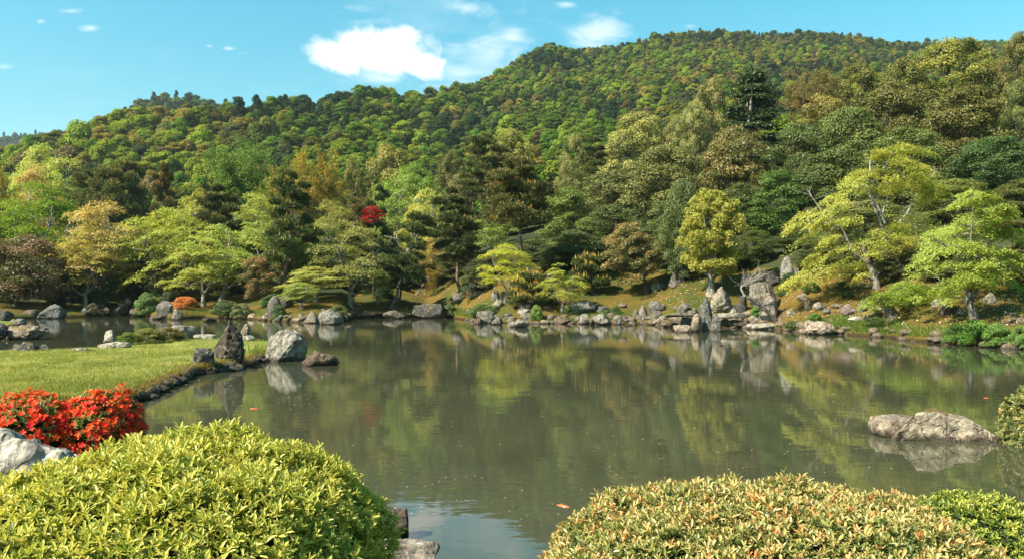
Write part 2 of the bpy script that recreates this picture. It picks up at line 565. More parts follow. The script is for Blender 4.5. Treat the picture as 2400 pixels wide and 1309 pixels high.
def strip(name, px, prof, mat, noise_amp, seed, extra=None):
    rows = [prof(p) for p in px]
    n = len(rows[0][0])
    V = np.zeros((len(px), n, 3))
    for i, p in enumerate(px):
        d, z = rows[i]
        V[i, :, 0] = (p - CX) / F * d
        V[i, :, 1] = d
        V[i, :, 2] = z
    V = V.reshape(-1, 3)
    if noise_amp:
        V[:, 2] += noise_amp * vnoise(V * np.array([1, 1, 0]), 0.35, seed, 3)
    I = np.arange(len(px) * n).reshape(len(px), n)
    Fq = np.stack([I[:-1, :-1], I[1:, :-1], I[1:, 1:], I[:-1, 1:]], -1).reshape(-1, 4)
    return add(name, mesh_from(name, V, Fq, [mat], smooth=True))


def garden_fine(px):
    d, z = garden_prof(px)
    ds = d[3]
    q = np.concatenate([[d[0], d[1], d[2]], ds + np.array([0, .1, .22, .45, .7]), ds + np.linspace(1.2, 15, 30)])
    return q, np.interp(q, d, z)


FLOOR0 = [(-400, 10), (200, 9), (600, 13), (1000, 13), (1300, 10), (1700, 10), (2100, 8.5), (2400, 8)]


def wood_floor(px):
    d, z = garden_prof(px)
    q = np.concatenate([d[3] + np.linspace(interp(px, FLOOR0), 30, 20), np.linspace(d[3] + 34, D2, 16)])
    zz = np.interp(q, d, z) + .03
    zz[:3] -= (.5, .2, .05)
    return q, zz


struct(strip('ground', np.arange(-1600, 3900, 10), garden_fine, M['moss'], 0.10, 3))
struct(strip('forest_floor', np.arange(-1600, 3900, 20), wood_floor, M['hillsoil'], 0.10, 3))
struct(strip('hillside', np.arange(-1600, 3900, 30), hill_prof, M['hillsoil'], 0.0, 4))

# far hills behind the ridge
def far_prof_factory(sk, d0, d1):
    def pf(px):
        ys = interp(px, sk)
        py = np.linspace(560, ys, 10)
        d = np.linspace(d0, d1, 10)
        z = EYE - (py - HY) / F * d
        return np.append(d, d1 + 300), np.append(z, 0)
    return pf


FAR1 = [(150, 330), (300, 268), (340, 246), (380, 238), (430, 234), (470, 238), (500, 250), (620, 300)]
FAR2 = [(-1600, 420), (-300, 330), (0, 318), (60, 316), (110, 316), (200, 340), (400, 400)]
struct(strip('distant_hill', np.arange(150, 640, 20), far_prof_factory([(p, y + 8) for p, y in FAR1], 520, 760), M['hillsoil'], 0, 5))
struct(strip('distant_hill', np.arange(-1600, 420, 40), far_prof_factory([(p, y + 8) for p, y in FAR2], 900, 1500), M['hillsoil'], 0, 6))

# water
wv = np.array([[-260, -40, 0], [260, -40, 0], [260, 150, 0], [-260, 150, 0]], float)
water = add('water', mesh_from('water', wv, np.array([[0, 1, 2, 3]]), [M['water']]))
struct(water)

# lawn peninsula, islet, near bank : height sheets with a steep eroded rim
def poly_sd(P, poly):
    """signed distance, positive inside"""
    poly = np.asarray(poly, float)
    A, B = poly, np.roll(poly, -1, 0)
    best = np.full(len(P), 1e9)
    inside = np.zeros(len(P), bool)
    for a, b in zip(A, B):
        ab = b - a
        tt = np.clip(((P - a) @ ab) / (ab @ ab), 0, 1)
        best = np.minimum(best, np.linalg.norm(P - (a + tt[:, None] * ab), axis=1))
        c = ((a[1] > P[:, 1]) != (b[1] > P[:, 1]))
        xi = a[0] + (P[:, 1] - a[1]) / (b[1] - a[1] + 1e-12) * ab[0]
        inside ^= c & (P[:, 0] < xi)
    return np.where(inside, best, -best)


def gp(px, py, z=0.0):
    d = wd(py, z)
    return ((px - CX) / F * d, d)


LAWN_W = [(250, 962), (290, 948), (318, 936), (350, 922), (383, 905), (415, 893), (440, 880), (480, 874), (520, 869), (560, 862), (592, 850), (622, 838), (668, 838)]
LAWN_B = [(690, 822), (640, 798), (600, 793), (507, 790), (400, 793), (300, 802), (230, 812), (120, 817), (0, 820), (-300, 828), (-900, 850)]
LAWN = [gp(*p) for p in LAWN_W] + [gp(p[0], p[1], 0.32) for p in LAWN_B] + [(-40.0, 17.0), (-14.0, 15.5)]
ISLET = [gp(-60, 800), gp(6, 798), gp(24, 782), gp(30, 768), gp(52, 761), gp(40, 752), gp(-60, 750), gp(-200, 756), gp(-200, 790)]
BANK = [(-60, -40), (60, -40), (60, 22), (20, 17.5), (11, 15), (8.6, 13.8), (7.9, 12.4), (8.2, 10), (7.0, 7.6), (4, 6.0), (1.6, 5.0), (0.3, 4.9), (-0.6, 5.0), (-1.15, 5.6), (-1.8, 7.2),
        (-3, 8.6), (-6, 9.6), (-12, 12), (-25, 13), (-60, 14)]


def sheet(name, poly, top, rim, res, mat, x0, x1, y0, y1, seed, dome=0.0):
    xs = np.arange(x0, x1, res)
    ys = np.arange(y0, y1, res)
    X, Y = np.meshgrid(xs, ys, indexing='ij')
    P = np.stack([X.ravel(), Y.ravel()], 1)
    P3 = np.c_[P, np.zeros(len(P))]
    sd = poly_sd(P, poly) + 0.16 * vnoise(P3, 1.7, seed, 3)
    h = np.clip((sd + rim * .35) / rim, 0, 1)
    z = -0.35 + (top + 0.35) * (h * h * (3 - 2 * h)) + dome * (1 - np.exp(-np.maximum(sd, 0) / 4)) + 0.05 * vnoise(P3, 1.1, seed + 3, 3) * (sd > -0.1)
    keep = sd > -rim
    V = np.c_[P, z]
    I = np.arange(len(P)).reshape(len(xs), len(ys))
    Fq = np.stack([I[:-1, :-1], I[1:, :-1], I[1:, 1:], I[:-1, 1:]], -1).reshape(-1, 4)
    Fq = Fq[keep[Fq].any(1)]
    used, inv = np.unique(Fq, return_inverse=True)
    return add(name, mesh_from(name, V[used], inv.reshape(-1, 4), [mat], smooth=True))


def rim_mat(name, top1, top2, zc, scale=0.8):
    m, t = new_mat(name)
    g = t.n('ShaderNodeNewGeometry')
    p = g.outputs['Position']
    n = t.noise(p, scale, 5, 0.6, 0.3)
    n2 = t.noise(p, scale * 8, 5, 0.65)
    c = t.mix(t.smooth(n, 0.36, 0.64), top1, top2)
    sx = t.n('ShaderNodeSeparateXYZ', {0: p}).outputs[2]
    z = t.math('ADD', sx, t.math('MULTIPLY', t.math('SUBTRACT', n2, 0.5), 0.22))
    c = t.mix(t.math('SUBTRACT', 1.0, t.smooth(z, zc - 0.10, zc + 0.03)), c, (0.16, 0.10, 0.025))
    c = t.mix(t.math('SUBTRACT', 1.0, t.smooth(z, zc - 0.24, zc - 0.10)), c, (0.022, 0.016, 0.010))
    b = t.n('ShaderNodeBump', {'Strength': 0.9, 'Distance': 0.08, 'Height': n2}).outputs[0]
    s = t.n('ShaderNodeBsdfPrincipled', {'Base Color': c, 'Roughness': 0.95, 'Normal': b, 'Specular IOR Level': 0.1})
    finish(t, s.outputs[0])
    return m


struct(sheet('lawn', LAWN, 0.30, 0.35, 0.14, rim_mat('lawn_turf_rim', (0.14, 0.17, 0.03), (0.25, 0.23, 0.06), 0.27), -46, -6, 14.5, 41, 21, 0.06))
struct(sheet('islet', ISLET, 0.22, 0.5, 0.2, rim_mat('islet_turf', (0.10, 0.13, 0.02), (0.16, 0.16, 0.04), 0.2), -70, -20, 32, 75, 22, 0.1))
struct(sheet('pond_bank', BANK, 0.55, 1.4, 0.5, M['soil'], -62, 62, -40, 23, 23, 0.3))


def surf(x, y):
    z = 0.0
    if y > 25 and abs(x) < y * 1.4:
        z = max(z, terrain(x, y))
    P = np.array([[x, y]])
    if poly_sd(P, LAWN)[0] > 0.05:
        z = max(z, 0.33)
    if poly_sd(P, ISLET)[0] > 0.1:
        z = max(z, 0.22)
    if poly_sd(P, BANK)[0] > 0.3:
        z = max(z, 0.7)
    return z


_GD = np.concatenate([np.arange(5, 40, .05), np.arange(40, 150, .15)])


def ground_hit(px, py):
    """first point of ground or water along the sight line through a photograph pixel"""
    d = _GD
    x = (px - CX) / F * d
    rz = EYE - (py - HY) / F * d
    gd, gz = garden_prof(px)
    z = np.maximum(np.where(d > 25, np.interp(d, gd, gz), 0), 0)
    P = np.stack([x, d], 1)
    z = np.where(poly_sd(P, LAWN) > .05, np.maximum(z, .33), z)
    z = np.where(poly_sd(P, ISLET) > .1, np.maximum(z, .22), z)
    z = np.where(poly_sd(P, BANK) > .3, np.maximum(z, .7), z)
    hit = np.nonzero(rz <= z)[0]
    if len(hit):
        return at(px, py, d[hit[0]])
    return at(px, py, 100.0)

# ------------------------------------------------------------------ rocks
_ico = {}


def ico(sub):
    if sub not in _ico:
        import bmesh
        bm = bmesh.new()
        bmesh.ops.create_icosphere(bm, subdivisions=sub, radius=1.0)
        V = np.array([v.co[:] for v in bm.verts])
        Fc = np.array([[v.index for v in f.verts] for f in bm.faces])
        bm.free()
        _ico[sub] = (V, Fc)
    return _ico[sub]


def rock_mesh(name, seed, dims, style='boulder', sub=4, prof=None):
    r = np.random.default_rng(seed)
    U, Fc = ico(sub)
    P = U.copy()
    if style in ('block', 'slab'):
        P = P / np.maximum(np.abs(P).max(1, keepdims=True), 1e-6) ** 0.62
    ncut = {'boulder': 10, 'block': 8, 'slab': 7, 'cone': 11, 'spire': 13}[style]
    for k in range(ncut):
        n = norm(r.normal(size=3) * np.array([1, 1, 0.7 if style in ('spire', 'cone') else 1.0]))
        if style in ('spire',):
            n = norm(n * np.array([1, 1, .45]))
        off = r.uniform(.55, .88)
        dd = P @ n - off
        P = P - np.where(dd > 0, dd * .93, 0)[:, None] * n
    if style in ('cone', 'spire'):
        h = np.clip((P[:, 2] + .9) / 1.8, 0, 1)
        k = (1 - .62 * h ** 1.2) if style == 'cone' else (1 - .38 * h ** 2.2)
        P[:, :2] *= k[:, None]
        lean = r.uniform(-.25, .25, 2)
        P[:, :2] += lean * (h ** 1.3)[:, None]
    lo, hi = P.min(0), P.max(0)
    dims = np.asarray(dims, float)
    P = (P - (lo + hi) / 2) / (hi - lo) * dims
    m = float(np.cbrt(dims.prod()))
    Q = P / m * 2
    nn = norm(P / dims ** 1.5)
    amp = {'boulder': .055, 'block': .045, 'slab': .03, 'cone': .05, 'spire': .045}[style] * m
    dsp = amp * vnoise(Q, 1.6, seed, 2) + amp * vnoise(Q, 3.7, seed + 5, 2)
    rid = 1 - np.abs(vnoise(Q, 2.3, seed + 9, 3)) * 2.2
    dsp -= np.clip(rid - .5, 0, 1) * amp * 1.3
    if sub >= 4:
        dsp += .28 * amp * vnoise(Q, 9, seed + 3, 2)
    P = P + nn * dsp[:, None]
    lo, hi = P.min(0), P.max(0)
    P = (P - (lo + hi) / 2) / (hi - lo) * dims
    P[:, 2] += dims[2] / 2
    if prof:
        P[:, 2] *= interp(P[:, 0] / dims[0] * 2, prof)
        P[:, 2] *= dims[2] / P[:, 2].max()
    return mesh_from(name, P, Fc, [M['rock']], smooth=True)


GREY, PALE, DARK, BROWN, WARM, BLUE, PINK, WHITE = (0.18, 0.178, 0.17), (0.30, 0.288, 0.265), (0.085, 0.085, 0.085), (0.15, 0.11, 0.085), (0.30, 0.25, 0.20), (0.16, 0.18, 0.19), (0.36, 0.30, 0.25), (0.46, 0.45, 0.42)
_rockseed = [100]


def rock(px0, px1, top, bot, style, color, label, moss=0.0, depth=0.8, d=None, sub=None, rot=None, name='rock', sink=0.16, prof=None):
    cx = (px0 + px1) / 2
    if d is None:
        hit = ground_hit(cx, bot)
    else:
        hit = at(cx, bot, d)
    d0 = hit[1]
    w = (px1 - px0) / F * d0
    dep = w * depth
    cy = d0 + dep * .32
    w *= cy / d0
    ztop = EYE - (top - HY) / F * cy
    zb = min(hit[2], surf((cx - CX) / F * cy, cy)) if d is None else hit[2]
    h = ztop - zb
    full = h * (1 + sink) + 0.05
    _rockseed[0] += 1
    s = _rockseed[0]
    if sub is None:
        sub = 5 if (px1 - px0) > 85 else (4 if (px1 - px0) > 30 or h / d0 * F > 34 else 3)
    me = rock_mesh('rock', s, (w, dep, full), style, sub, prof)
    o = add(name, me, None, ((cx - CX) / F * cy, cy, ztop - full), color)
    o['moss'] = float(moss)
    tag(o, label, 'rock')
    return o


# ------------------------------------------------------------------ tree templates
def dirs(n, rng, low=-0.35):
    u = norm(rng.normal(size=(n, 3)))
    bad = u[:, 2] < low
    u[bad, 2] *= -1
    return u


def leafcloud(C, R, n, rng, size, asp=0.55, jitter=0.45, up=0.25, shell=0.72, low=-0.35, tone=None, tonej=0.22):
    """leaf cards over clumps C with radii R; returns V,F,tone"""
    k = len(C)
    idx = np.repeat(np.arange(k), n)
    m = len(idx)
    u = dirs(m, rng, low)
    r = 1 - (1 - shell) * rng.random(m) ** 1.4
    P = C[idx] + u * R[idx] * r[:, None]
    N = norm(norm(u / R[idx]) + jitter * rng.normal(size=(m, 3)) + np.array([0, 0, up]))
    s = size * rng.uniform(.6, 1.4, m)
    V, Fq = cards(P, N, s, asp, rng)
    ct = rng.normal(0, .16, k)
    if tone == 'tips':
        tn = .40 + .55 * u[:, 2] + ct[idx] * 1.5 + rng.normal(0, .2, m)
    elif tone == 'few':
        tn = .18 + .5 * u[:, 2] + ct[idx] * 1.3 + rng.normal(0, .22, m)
    else:
        tn = .62 + ct[idx] + rng.normal(0, tonej, m)
    return V, Fq, np.clip(tn, 0, 1)


def env_points(n, rng, W, H, zb, prof, inner=0.55):
    """clump centres spread under an envelope of revolution"""
    t = rng.permutation(np.clip((np.arange(n) + rng.random(n)) / n, 0, 1))
    a = np.arange(n) * 2.39996 + rng.uniform(0, 6)
    rr = np.array([prof(x) for x in t]) * W / 2 * np.sqrt(rng.uniform(inner ** 2, 1, n))
    z = zb + t * (H - zb)
    return np.stack([np.cos(a) * rr, np.sin(a) * rr, z], 1)


def stem_path(H, rng, bend=0.08, n=7, lean=(0, 0)):
    z = np.linspace(-0.35, H, n)
    P = np.zeros((n, 3))
    P[:, 2] = z
    wob = np.cumsum(rng.normal(0, bend * H / n, (n, 2)), 0)
    wob[0] = 0
    P[:, :2] = wob + np.outer(np.clip(z / H, 0, 1), np.asarray(lean))
    return P


def limbs_to(C, stem, rng, r0, count, zfrac=(.45, .8), sides=5):
    """limbs from the stem out to chosen clumps"""
    out = []
    order = rng.permutation(len(C))[:count]
    for i in order:
        c = C[i]
        zs = np.clip(c[2] * rng.uniform(*zfrac), stem[1, 2], stem[-2, 2])
        s = np.array([np.interp(zs, stem[:, 2], stem[:, 0]), np.interp(zs, stem[:, 2], stem[:, 1]), zs])
        mid = (s + c) / 2 + np.array([0, 0, -0.04 * np.linalg.norm(c - s)]) + rng.normal(0, .05, 3) * np.linalg.norm(c - s)
        p = spline([s, mid, c], 6)
        rad = np.linspace(r0 * (1 - .55 * zs / stem[-1, 2]), r0 * .12, 6)
        out.append(tube(p, rad, sides))
    return out


TEMPLATES = {}


def register(kind, W, H, trunk, limbs, crown, leafmat, nmain=3):
    T = {'W': W, 'H': H}
    V, Fs = merge([trunk])
    T['trunk'] = mesh_from(kind + '_trunk', V, Fs, [M['bark']], smooth=True)
    T['limbs'] = []
    T['twigs'] = None
    for v, f in limbs[:nmain]:
        T['limbs'].append(mesh_from(kind + '_limb', v, f, [M['bark']], smooth=True))
    if len(limbs) > nmain:
        V, Fs = merge(limbs[nmain:])
        T['twigs'] = mesh_from(kind + '_branches', V, Fs, [M['bark']], smooth=True)
    V = np.concatenate([c[0] for c in crown])
    o, Fs, tn = 0, [], []
    for v, f, t_ in crown:
        Fs.append(f + o)
        o += len(v)
        tn.append(t_)
    T['crown'] = mesh_from(kind + '_crown', V, Fs, [leafmat], {'tone': np.concatenate(tn)})
    TEMPLATES.setdefault(kind, []).append(T)
    return T


def pad_leaves(c, r, tilt, n, rng, size, thick=.065, asp=.6):
    """one flat maple spray: leaves on a drooping disc with a ragged outline; tilt = horizontal outward slope vector"""
    a = rng.uniform(0, 2 * math.pi, n)
    lob = 1 + .28 * np.sin(a * 3 + rng.uniform(0, 6)) + .18 * np.sin(a * 7 + rng.uniform(0, 6))
    q = rng.random(n) ** .62
    x, y = np.cos(a) * q * lob * r, np.sin(a) * q * lob * r * .78
    ang = rng.uniform(0, 6.28)
    x, y = x * math.cos(ang) - y * math.sin(ang), x * math.sin(ang) + y * math.cos(ang)
    z = -.24 * r * (q * lob) ** 2 - (x * tilt[0] + y * tilt[1]) + rng.normal(0, thick * r, n)
    z += .10 * r * np.sin(x / r * 5 + 1) * np.sin(y / r * 5)
    P = np.asarray(c) + np.stack([x, y, z], 1)
    N = norm(np.stack([tilt[0] + .5 * x / r, tilt[1] + .5 * y / r, np.ones(n)], 1) + .42 * rng.normal(size=(n, 3)))
    V, Fq = cards(P, N, size * rng.uniform(.6, 1.35, n), asp, rng)
    base = rng.normal(.68, .13)
    return V, Fq, np.clip(base + rng.normal(0, .2, n), 0, 1)


def t_maple(seed, W=8.0, H=6.5, zb=.34, npad=44, nleaf=330, size=.135, stems=3):
    rng = np.random.default_rng(seed)
    C = env_points(npad, rng, W * .86, H * .97, H * zb, lambda t: math.sqrt(max(0, 1 - (t * .98) ** 2.2)) * (.75 + .25 * min(1, t * 4)), .25)
    C[:, 2] = (np.round(C[:, 2] / (H * .11)) + rng.normal(0, .42, npad)) * H * .11
    crown = []
    for c in C:
        out = norm(c[:2] + 1e-6) * min(1, np.linalg.norm(c[:2]) / (W * .4))
        crown.append(pad_leaves(c, W * rng.uniform(.08, .17), out * rng.uniform(.05, .32), nleaf, rng, size))
    fork = H * rng.uniform(.16, .26)
    stem = spline([(0, 0, -.35), (rng.normal(0, .1), 0, fork * .5), (rng.normal(0, .2), rng.normal(0, .15), fork)], 6)
    trunk = tube(stem, np.linspace(.24, .16, 6) * (1 + .35 * np.exp(-np.linspace(0, 6, 6))), 8, rng, .08)
    limbs = []
    a0 = rng.uniform(0, 6)
    mains = []
    for k in range(stems):
        a = a0 + k * 6.283 / stems
        e = np.array([math.cos(a) * W * .26, math.sin(a) * W * .26, H * rng.uniform(.62, .85)])
        p = spline([stem[-2], stem[-1] * .55 + e * .45 + np.array([0, 0, -.1 * H]) + rng.normal(0, .2, 3), e], 9)
        mains.append(p)
        limbs.append(tube(p, np.linspace(.11, .03, 9), 6))
    for c in C:
        m = mains[int(np.argmin([np.min(np.linalg.norm(p - c, axis=1)) for p in mains]))]
        cand = m[(m[:, 2] < c[2] - .05)]
        s = cand[-1 - rng.integers(0, min(2, len(cand)))] if len(cand) else m[0]
        mid = (s + c) / 2 + rng.normal(0, .12, 3)
        limbs.append(tube(spline([s, mid, c], 5), np.linspace(.035, .008, 5), 4))
    register('maple', W, H, trunk, limbs, crown, M['maple'])


def needles(P, D, L, w, rng, per=8, spread=.75):
    """tufts of needles: thin triangles around direction D at P"""
    n = len(P)
    idx = np.repeat(np.arange(n), per)
    d = norm(D[idx] + spread * rng.normal(size=(n * per, 3)))
    side = norm(np.cross(d, rng.normal(size=(n * per, 3))))
    l = L * rng.uniform(.7, 1.2, (n * per, 1))
    a = P[idx]
    V = np.stack([a - side * w, a + side * w, a + d * l], 1).reshape(-1, 3)
    return V, np.arange(n * per * 3).reshape(-1, 3), np.clip(rng.normal(.35, .18, n * per), 0, .7)


def candles(P, h, w, rng):
    n = len(P)
    a = rng.uniform(0, 6.28, n)
    s = np.stack([np.cos(a), np.sin(a), np.zeros(n)], 1) * w
    up = np.array([0, 0, 1.0]) + rng.normal(0, .12, (n, 3))
    hh = h * rng.uniform(.6, 1.3, (n, 1))
    V = np.stack([P - s, P + s, P + s * .3 + up * hh, P - s * .3 + up * hh], 1).reshape(-1, 3)
    return V, np.arange(n * 4).reshape(-1, 4), rng.uniform(.82, 1, n)


def t_pine(seed, kind='pine', W=5.0, H=10.0, zb=.30, npad=24, flat=.34, pr=(.16, .27), tufts=110, taper=.55, lean=0.5, candle=.5, trunk_r=.19, nl=.34):
    rng = np.random.default_rng(seed)
    stem = stem_path(H * .96, rng, .22, 8, (rng.normal(0, lean), rng.normal(0, lean)))
    stem = spline(stem, 16)
    C, R = [], []
    a = rng.uniform(0, 6)
    for i in range(npad):
        t = (i + .5) / npad
        z = H * (zb + (1 - zb) * t * .97)
        a += 2.4 + rng.normal(0, .4)
        rr = W * .5 * (1 - taper * t) * rng.uniform(.35, .85) * (0.15 if i == npad - 1 else 1)
        sx = np.array([np.interp(z, stem[:, 2], stem[:, 0]), np.interp(z, stem[:, 2], stem[:, 1])])
        C.append([sx[0] + math.cos(a) * rr, sx[1] + math.sin(a) * rr, z])
        r = W * rng.uniform(*pr) * (1 - .35 * t) * rng.uniform(.75, 1.15)
        R.append([r * rng.uniform(.8, 1.2), r * rng.uniform(.8, 1.1), r * flat * rng.uniform(.75, 1.6)])
        C[-1][2] += rng.normal(0, .02 * H)
    C, R = np.array(C), np.array(R)
    idx = np.repeat(np.arange(npad), tufts)
    u = dirs(len(idx), rng, -.15)
    P = C[idx] + u * R[idx] * rng.uniform(.35, 1.0, (len(idx), 1))
    D = norm(u * np.array([1, 1, .6]) + np.array([0, 0, .55]))
    crown = [needles(P, D, nl, .030, rng)]
    topm = (u[:, 2] > .35) & (rng.random(len(idx)) < candle)
    if topm.any():
        crown.append(candles(P[topm] + D[topm] * .12, .26, .028, rng))
    r = trunk_r * np.linspace(1, .22, 16)
    r[0] *= 1.5
    trunk = tube(stem, r, 8, rng, .07)
    limbs = []
    for c in C:
        zs = max(.3, c[2] - .25)
        s = np.array([np.interp(zs, stem[:, 2], stem[:, 0]), np.interp(zs, stem[:, 2], stem[:, 1]), zs])
        limbs.append(tube(spline([s, (s + c) / 2 + rng.normal(0, .12, 3), c], 5), np.linspace(trunk_r * .32, .015, 5), 5))
    register(kind, W, H, trunk, limbs, crown, M['pine'])


def t_broad(seed, kind, W, H, zb, ncl, cr, n, size, mat, flat=.75, tone=None, prof=None, trunk_r=.28, jitter=.5, shell=.6, nlimb=14, inner=.5, asp=.55, zfrac=(.4, .75)):
    rng = np.random.default_rng(seed)
    prof = prof or (lambda t: math.sqrt(max(0, 1 - (2 * t - .85) ** 2 * .78)))
    C = env_points(ncl, rng, W * .82, H * .94, H * zb, prof, inner)
    r = W * rng.uniform(*cr, ncl)
    R = np.stack([r, r * rng.uniform(.85, 1.1, ncl), r * flat], 1)
    crown = [leafcloud(C, R, n, rng, size, asp, jitter, .25, shell, tone=tone)]
    stem = spline(stem_path(H * .8, rng, .16, 7), 14)
    rr = trunk_r * np.linspace(1, .25, 14)
    rr[0] *= 1.7
    rr[1] *= 1.15
    trunk = tube(stem, rr, 9, rng, .1)
    limbs = limbs_to(C, stem, rng, trunk_r * .5, nlimb, zfrac)
    register(kind, W, H, trunk, limbs, crown, mat)


def t_airy(seed, W=9.0, H=12.0, leaves=24000):
    """feathery deciduous tree: a fan of slim rising stems with small scattered leaves"""
    rng = np.random.default_rng(seed)
    tw, pts = [], []
    stem = spline(stem_path(H * .35, rng, .08, 5), 6)
    trunk = tube(stem, np.linspace(.16, .10, 6), 7)
    for k in range(16):
        a = k * 2.4 + rng.normal(0, .3)
        q = rng.uniform(.15, 1) ** .7
        e = np.array([math.cos(a) * W * .40 * q, math.sin(a) * W * .40 * q, H * (1.0 - .38 * q ** 2) * rng.uniform(.85, 1)])
        s = stem[rng.integers(1, 6)]
        p = spline([s, s * .5 + e * .5 + np.array([e[0] * -.12, e[1] * -.12, .04 * H]), e], 10)
        tw.append(tube(p, np.linspace(.06, .012, 10), 5))
        for j in range(14):
            b = p[rng.integers(3, 10)]
            ee = b + norm(rng.normal(size=3) + np.array([math.cos(a) * .7, math.sin(a) * .7, .55])) * rng.uniform(.08, .19) * W
            tw.append(tube(np.linspace(b, ee, 3), [.016, .011, .005], 3))
            pts.append(np.linspace(b, ee, 12)[2:])
    pts = np.concatenate(pts)
    i = rng.integers(0, len(pts), leaves)
    P = pts[i] + rng.normal(0, .17, (leaves, 3)) * W / 9
    N = norm(rng.normal(size=(leaves, 3)) + np.array([0, 0, .5]))
    V, Fq = cards(P, N, .17 * rng.uniform(.5, 1.3, leaves), .6, rng)
    register('airy', W, H, trunk, tw, [(V, Fq, np.clip(rng.normal(.6, .25, leaves), 0, 1))], M['airy'])


for s in range(6):
    t_maple(11 + s, zb=(.30, .38, .34, .42, .28, .36)[s], npad=54)
for s in range(4):
    t_pine(40 + s, 'pine', npad=(16, 19, 14, 20)[s], pr=(.19, .30), tufts=230, taper=.42, flat=.52, candle=(.06, .22, .04, .12)[s])
for s in range(2):
    t_pine(50 + s, 'tall_pine', W=6.0, H=15.0, zb=.46, npad=24, flat=.42, pr=(.20, .30), tufts=220, taper=.35, lean=.6, candle=.05, trunk_r=.22)
t_pine(56, 'tall_pine', W=6.5, H=13.0, zb=.50, npad=30, flat=.55, pr=(.22, .32), tufts=240, taper=.2, lean=.3, candle=.18, trunk_r=.22, nl=.36)
t_pine(58, 'young_pine', W=3.0, H=3.2, zb=.08, npad=16, flat=.9, pr=(.17, .25), tufts=160, taper=.65, lean=.05, candle=.25, trunk_r=.05, nl=.24)
t_pine(59, 'young_pine', W=3.4, H=2.6, zb=.15, npad=14, flat=.5, pr=(.2, .28), tufts=160, taper=.5, lean=.1, candle=.25, trunk_r=.06, nl=.22)
for s in range(3):
    t_broad(60 + s, 'evergreen', 9, 10, .04, 74, (.11, .17), 400, .215, M['evergreen'], flat=.65, jitter=.5, nlimb=22, inner=.4, trunk_r=.3)
for s in range(3):
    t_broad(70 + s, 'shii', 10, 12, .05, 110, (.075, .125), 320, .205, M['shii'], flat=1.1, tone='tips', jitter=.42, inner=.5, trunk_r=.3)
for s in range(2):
    t_broad(87 + s, 'tipped', 9, 8, .10, 74, (.11, .17), 340, .22, M['tipped'], flat=.6, tone='few', jitter=.5, nlimb=20, inner=.4, trunk_r=.25)
t_airy(80)
t_airy(81)
t_broad(85, 'cypress', 7, 14, .08, 90, (.11, .18), 330, .24, M['evergreen'], flat=.45, prof=lambda t: (1 - t) ** .7 * .9 + .12, jitter=.5, inner=.2, trunk_r=.3)
for s in range(3):
    t_broad(90 + s, 'shrub', 2.2, 1.3, .06, 46, (.11, .17), 230, .075, M['shrub'], flat=.8, trunk_r=.035, jitter=.6, inner=.5, prof=lambda t: math.sqrt(max(0, 1 - t * t)) , tone='tips')
for s in range(2):
    t_broad(95 + s, 'small_tree', 6, 7.5, .22, 66, (.09, .15), 330, .16, M['tipped'], flat=.8, trunk_r=.16, jitter=.7, inner=.4, shell=.45, tone='few', nlimb=18)


def hill_crown(seed, W, H, ncl, n, size, zb=.2, flat=.7, prof=None, cr=(.13, .21)):
    rng = np.random.default_rng(seed)
    prof = prof or (lambda t: math.sqrt(max(0, 1 - (2 * t - .75) ** 2 * .62)))
    C = env_points(ncl, rng, W * .66, H * .88, H * zb, prof, .5)
    r = W * rng.uniform(*cr, ncl)
    R = np.stack([r, r, r * flat], 1)
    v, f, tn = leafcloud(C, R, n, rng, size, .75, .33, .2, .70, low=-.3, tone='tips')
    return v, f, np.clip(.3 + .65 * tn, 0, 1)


HILL = []
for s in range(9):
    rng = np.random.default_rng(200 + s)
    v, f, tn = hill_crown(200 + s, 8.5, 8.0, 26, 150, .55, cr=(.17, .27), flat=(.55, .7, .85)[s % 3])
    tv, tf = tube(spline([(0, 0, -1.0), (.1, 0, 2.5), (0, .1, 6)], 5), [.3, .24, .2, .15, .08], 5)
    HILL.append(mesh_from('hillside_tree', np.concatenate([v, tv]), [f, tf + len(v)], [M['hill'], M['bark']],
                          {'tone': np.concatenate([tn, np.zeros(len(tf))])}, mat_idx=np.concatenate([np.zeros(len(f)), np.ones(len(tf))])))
CONIF = []
for s in range(2):
    v, f, tn = hill_crown(230 + s, 5.5, 11.0, 34, 90, .55, .12, .5, lambda t: (1 - t) ** .75 * .95 + .08, cr=(.16, .24))
    tv, tf = tube(np.array([(0, 0, -1.0), (0, 0, 5), (0, 0, 10.5)]), [.25, .18, .05], 5)
    CONIF.append(mesh_from('hillside_conifer', np.concatenate([v, tv]), [f, tf + len(v)], [M['hill'], M['bark']],
                           {'tone': np.concatenate([tn, np.zeros(len(tf))])}, mat_idx=np.concatenate([np.zeros(len(f)), np.ones(len(tf))])))
FOREST_COL = bpy.data.collections.new('forest_crowns')     # sources for the far forest, not linked to the scene
for s in range(9):
    v, f, tn = hill_crown(260 + s, 8.5, 8.0, 24, 110, .62, cr=(.17, .27), flat=(.55, .7, .85)[s % 3])
    FOREST_COL.objects.link(bpy.data.objects.new('forest_crown_%d' % s, mesh_from('forest_crown', v, f, [M['forest']], {'tone': tn})))
for s in range(2):
    v, f, tn = hill_crown(280 + s, 5.5, 11.0, 30, 70, .55, .12, .5, lambda t: (1 - t) ** .75 * .95 + .08, cr=(.16, .24))
    FOREST_COL.objects.link(bpy.data.objects.new('forest_crown_%d' % (9 + s), mesh_from('forest_crown', v, f, [M['forest']], {'tone': tn})))

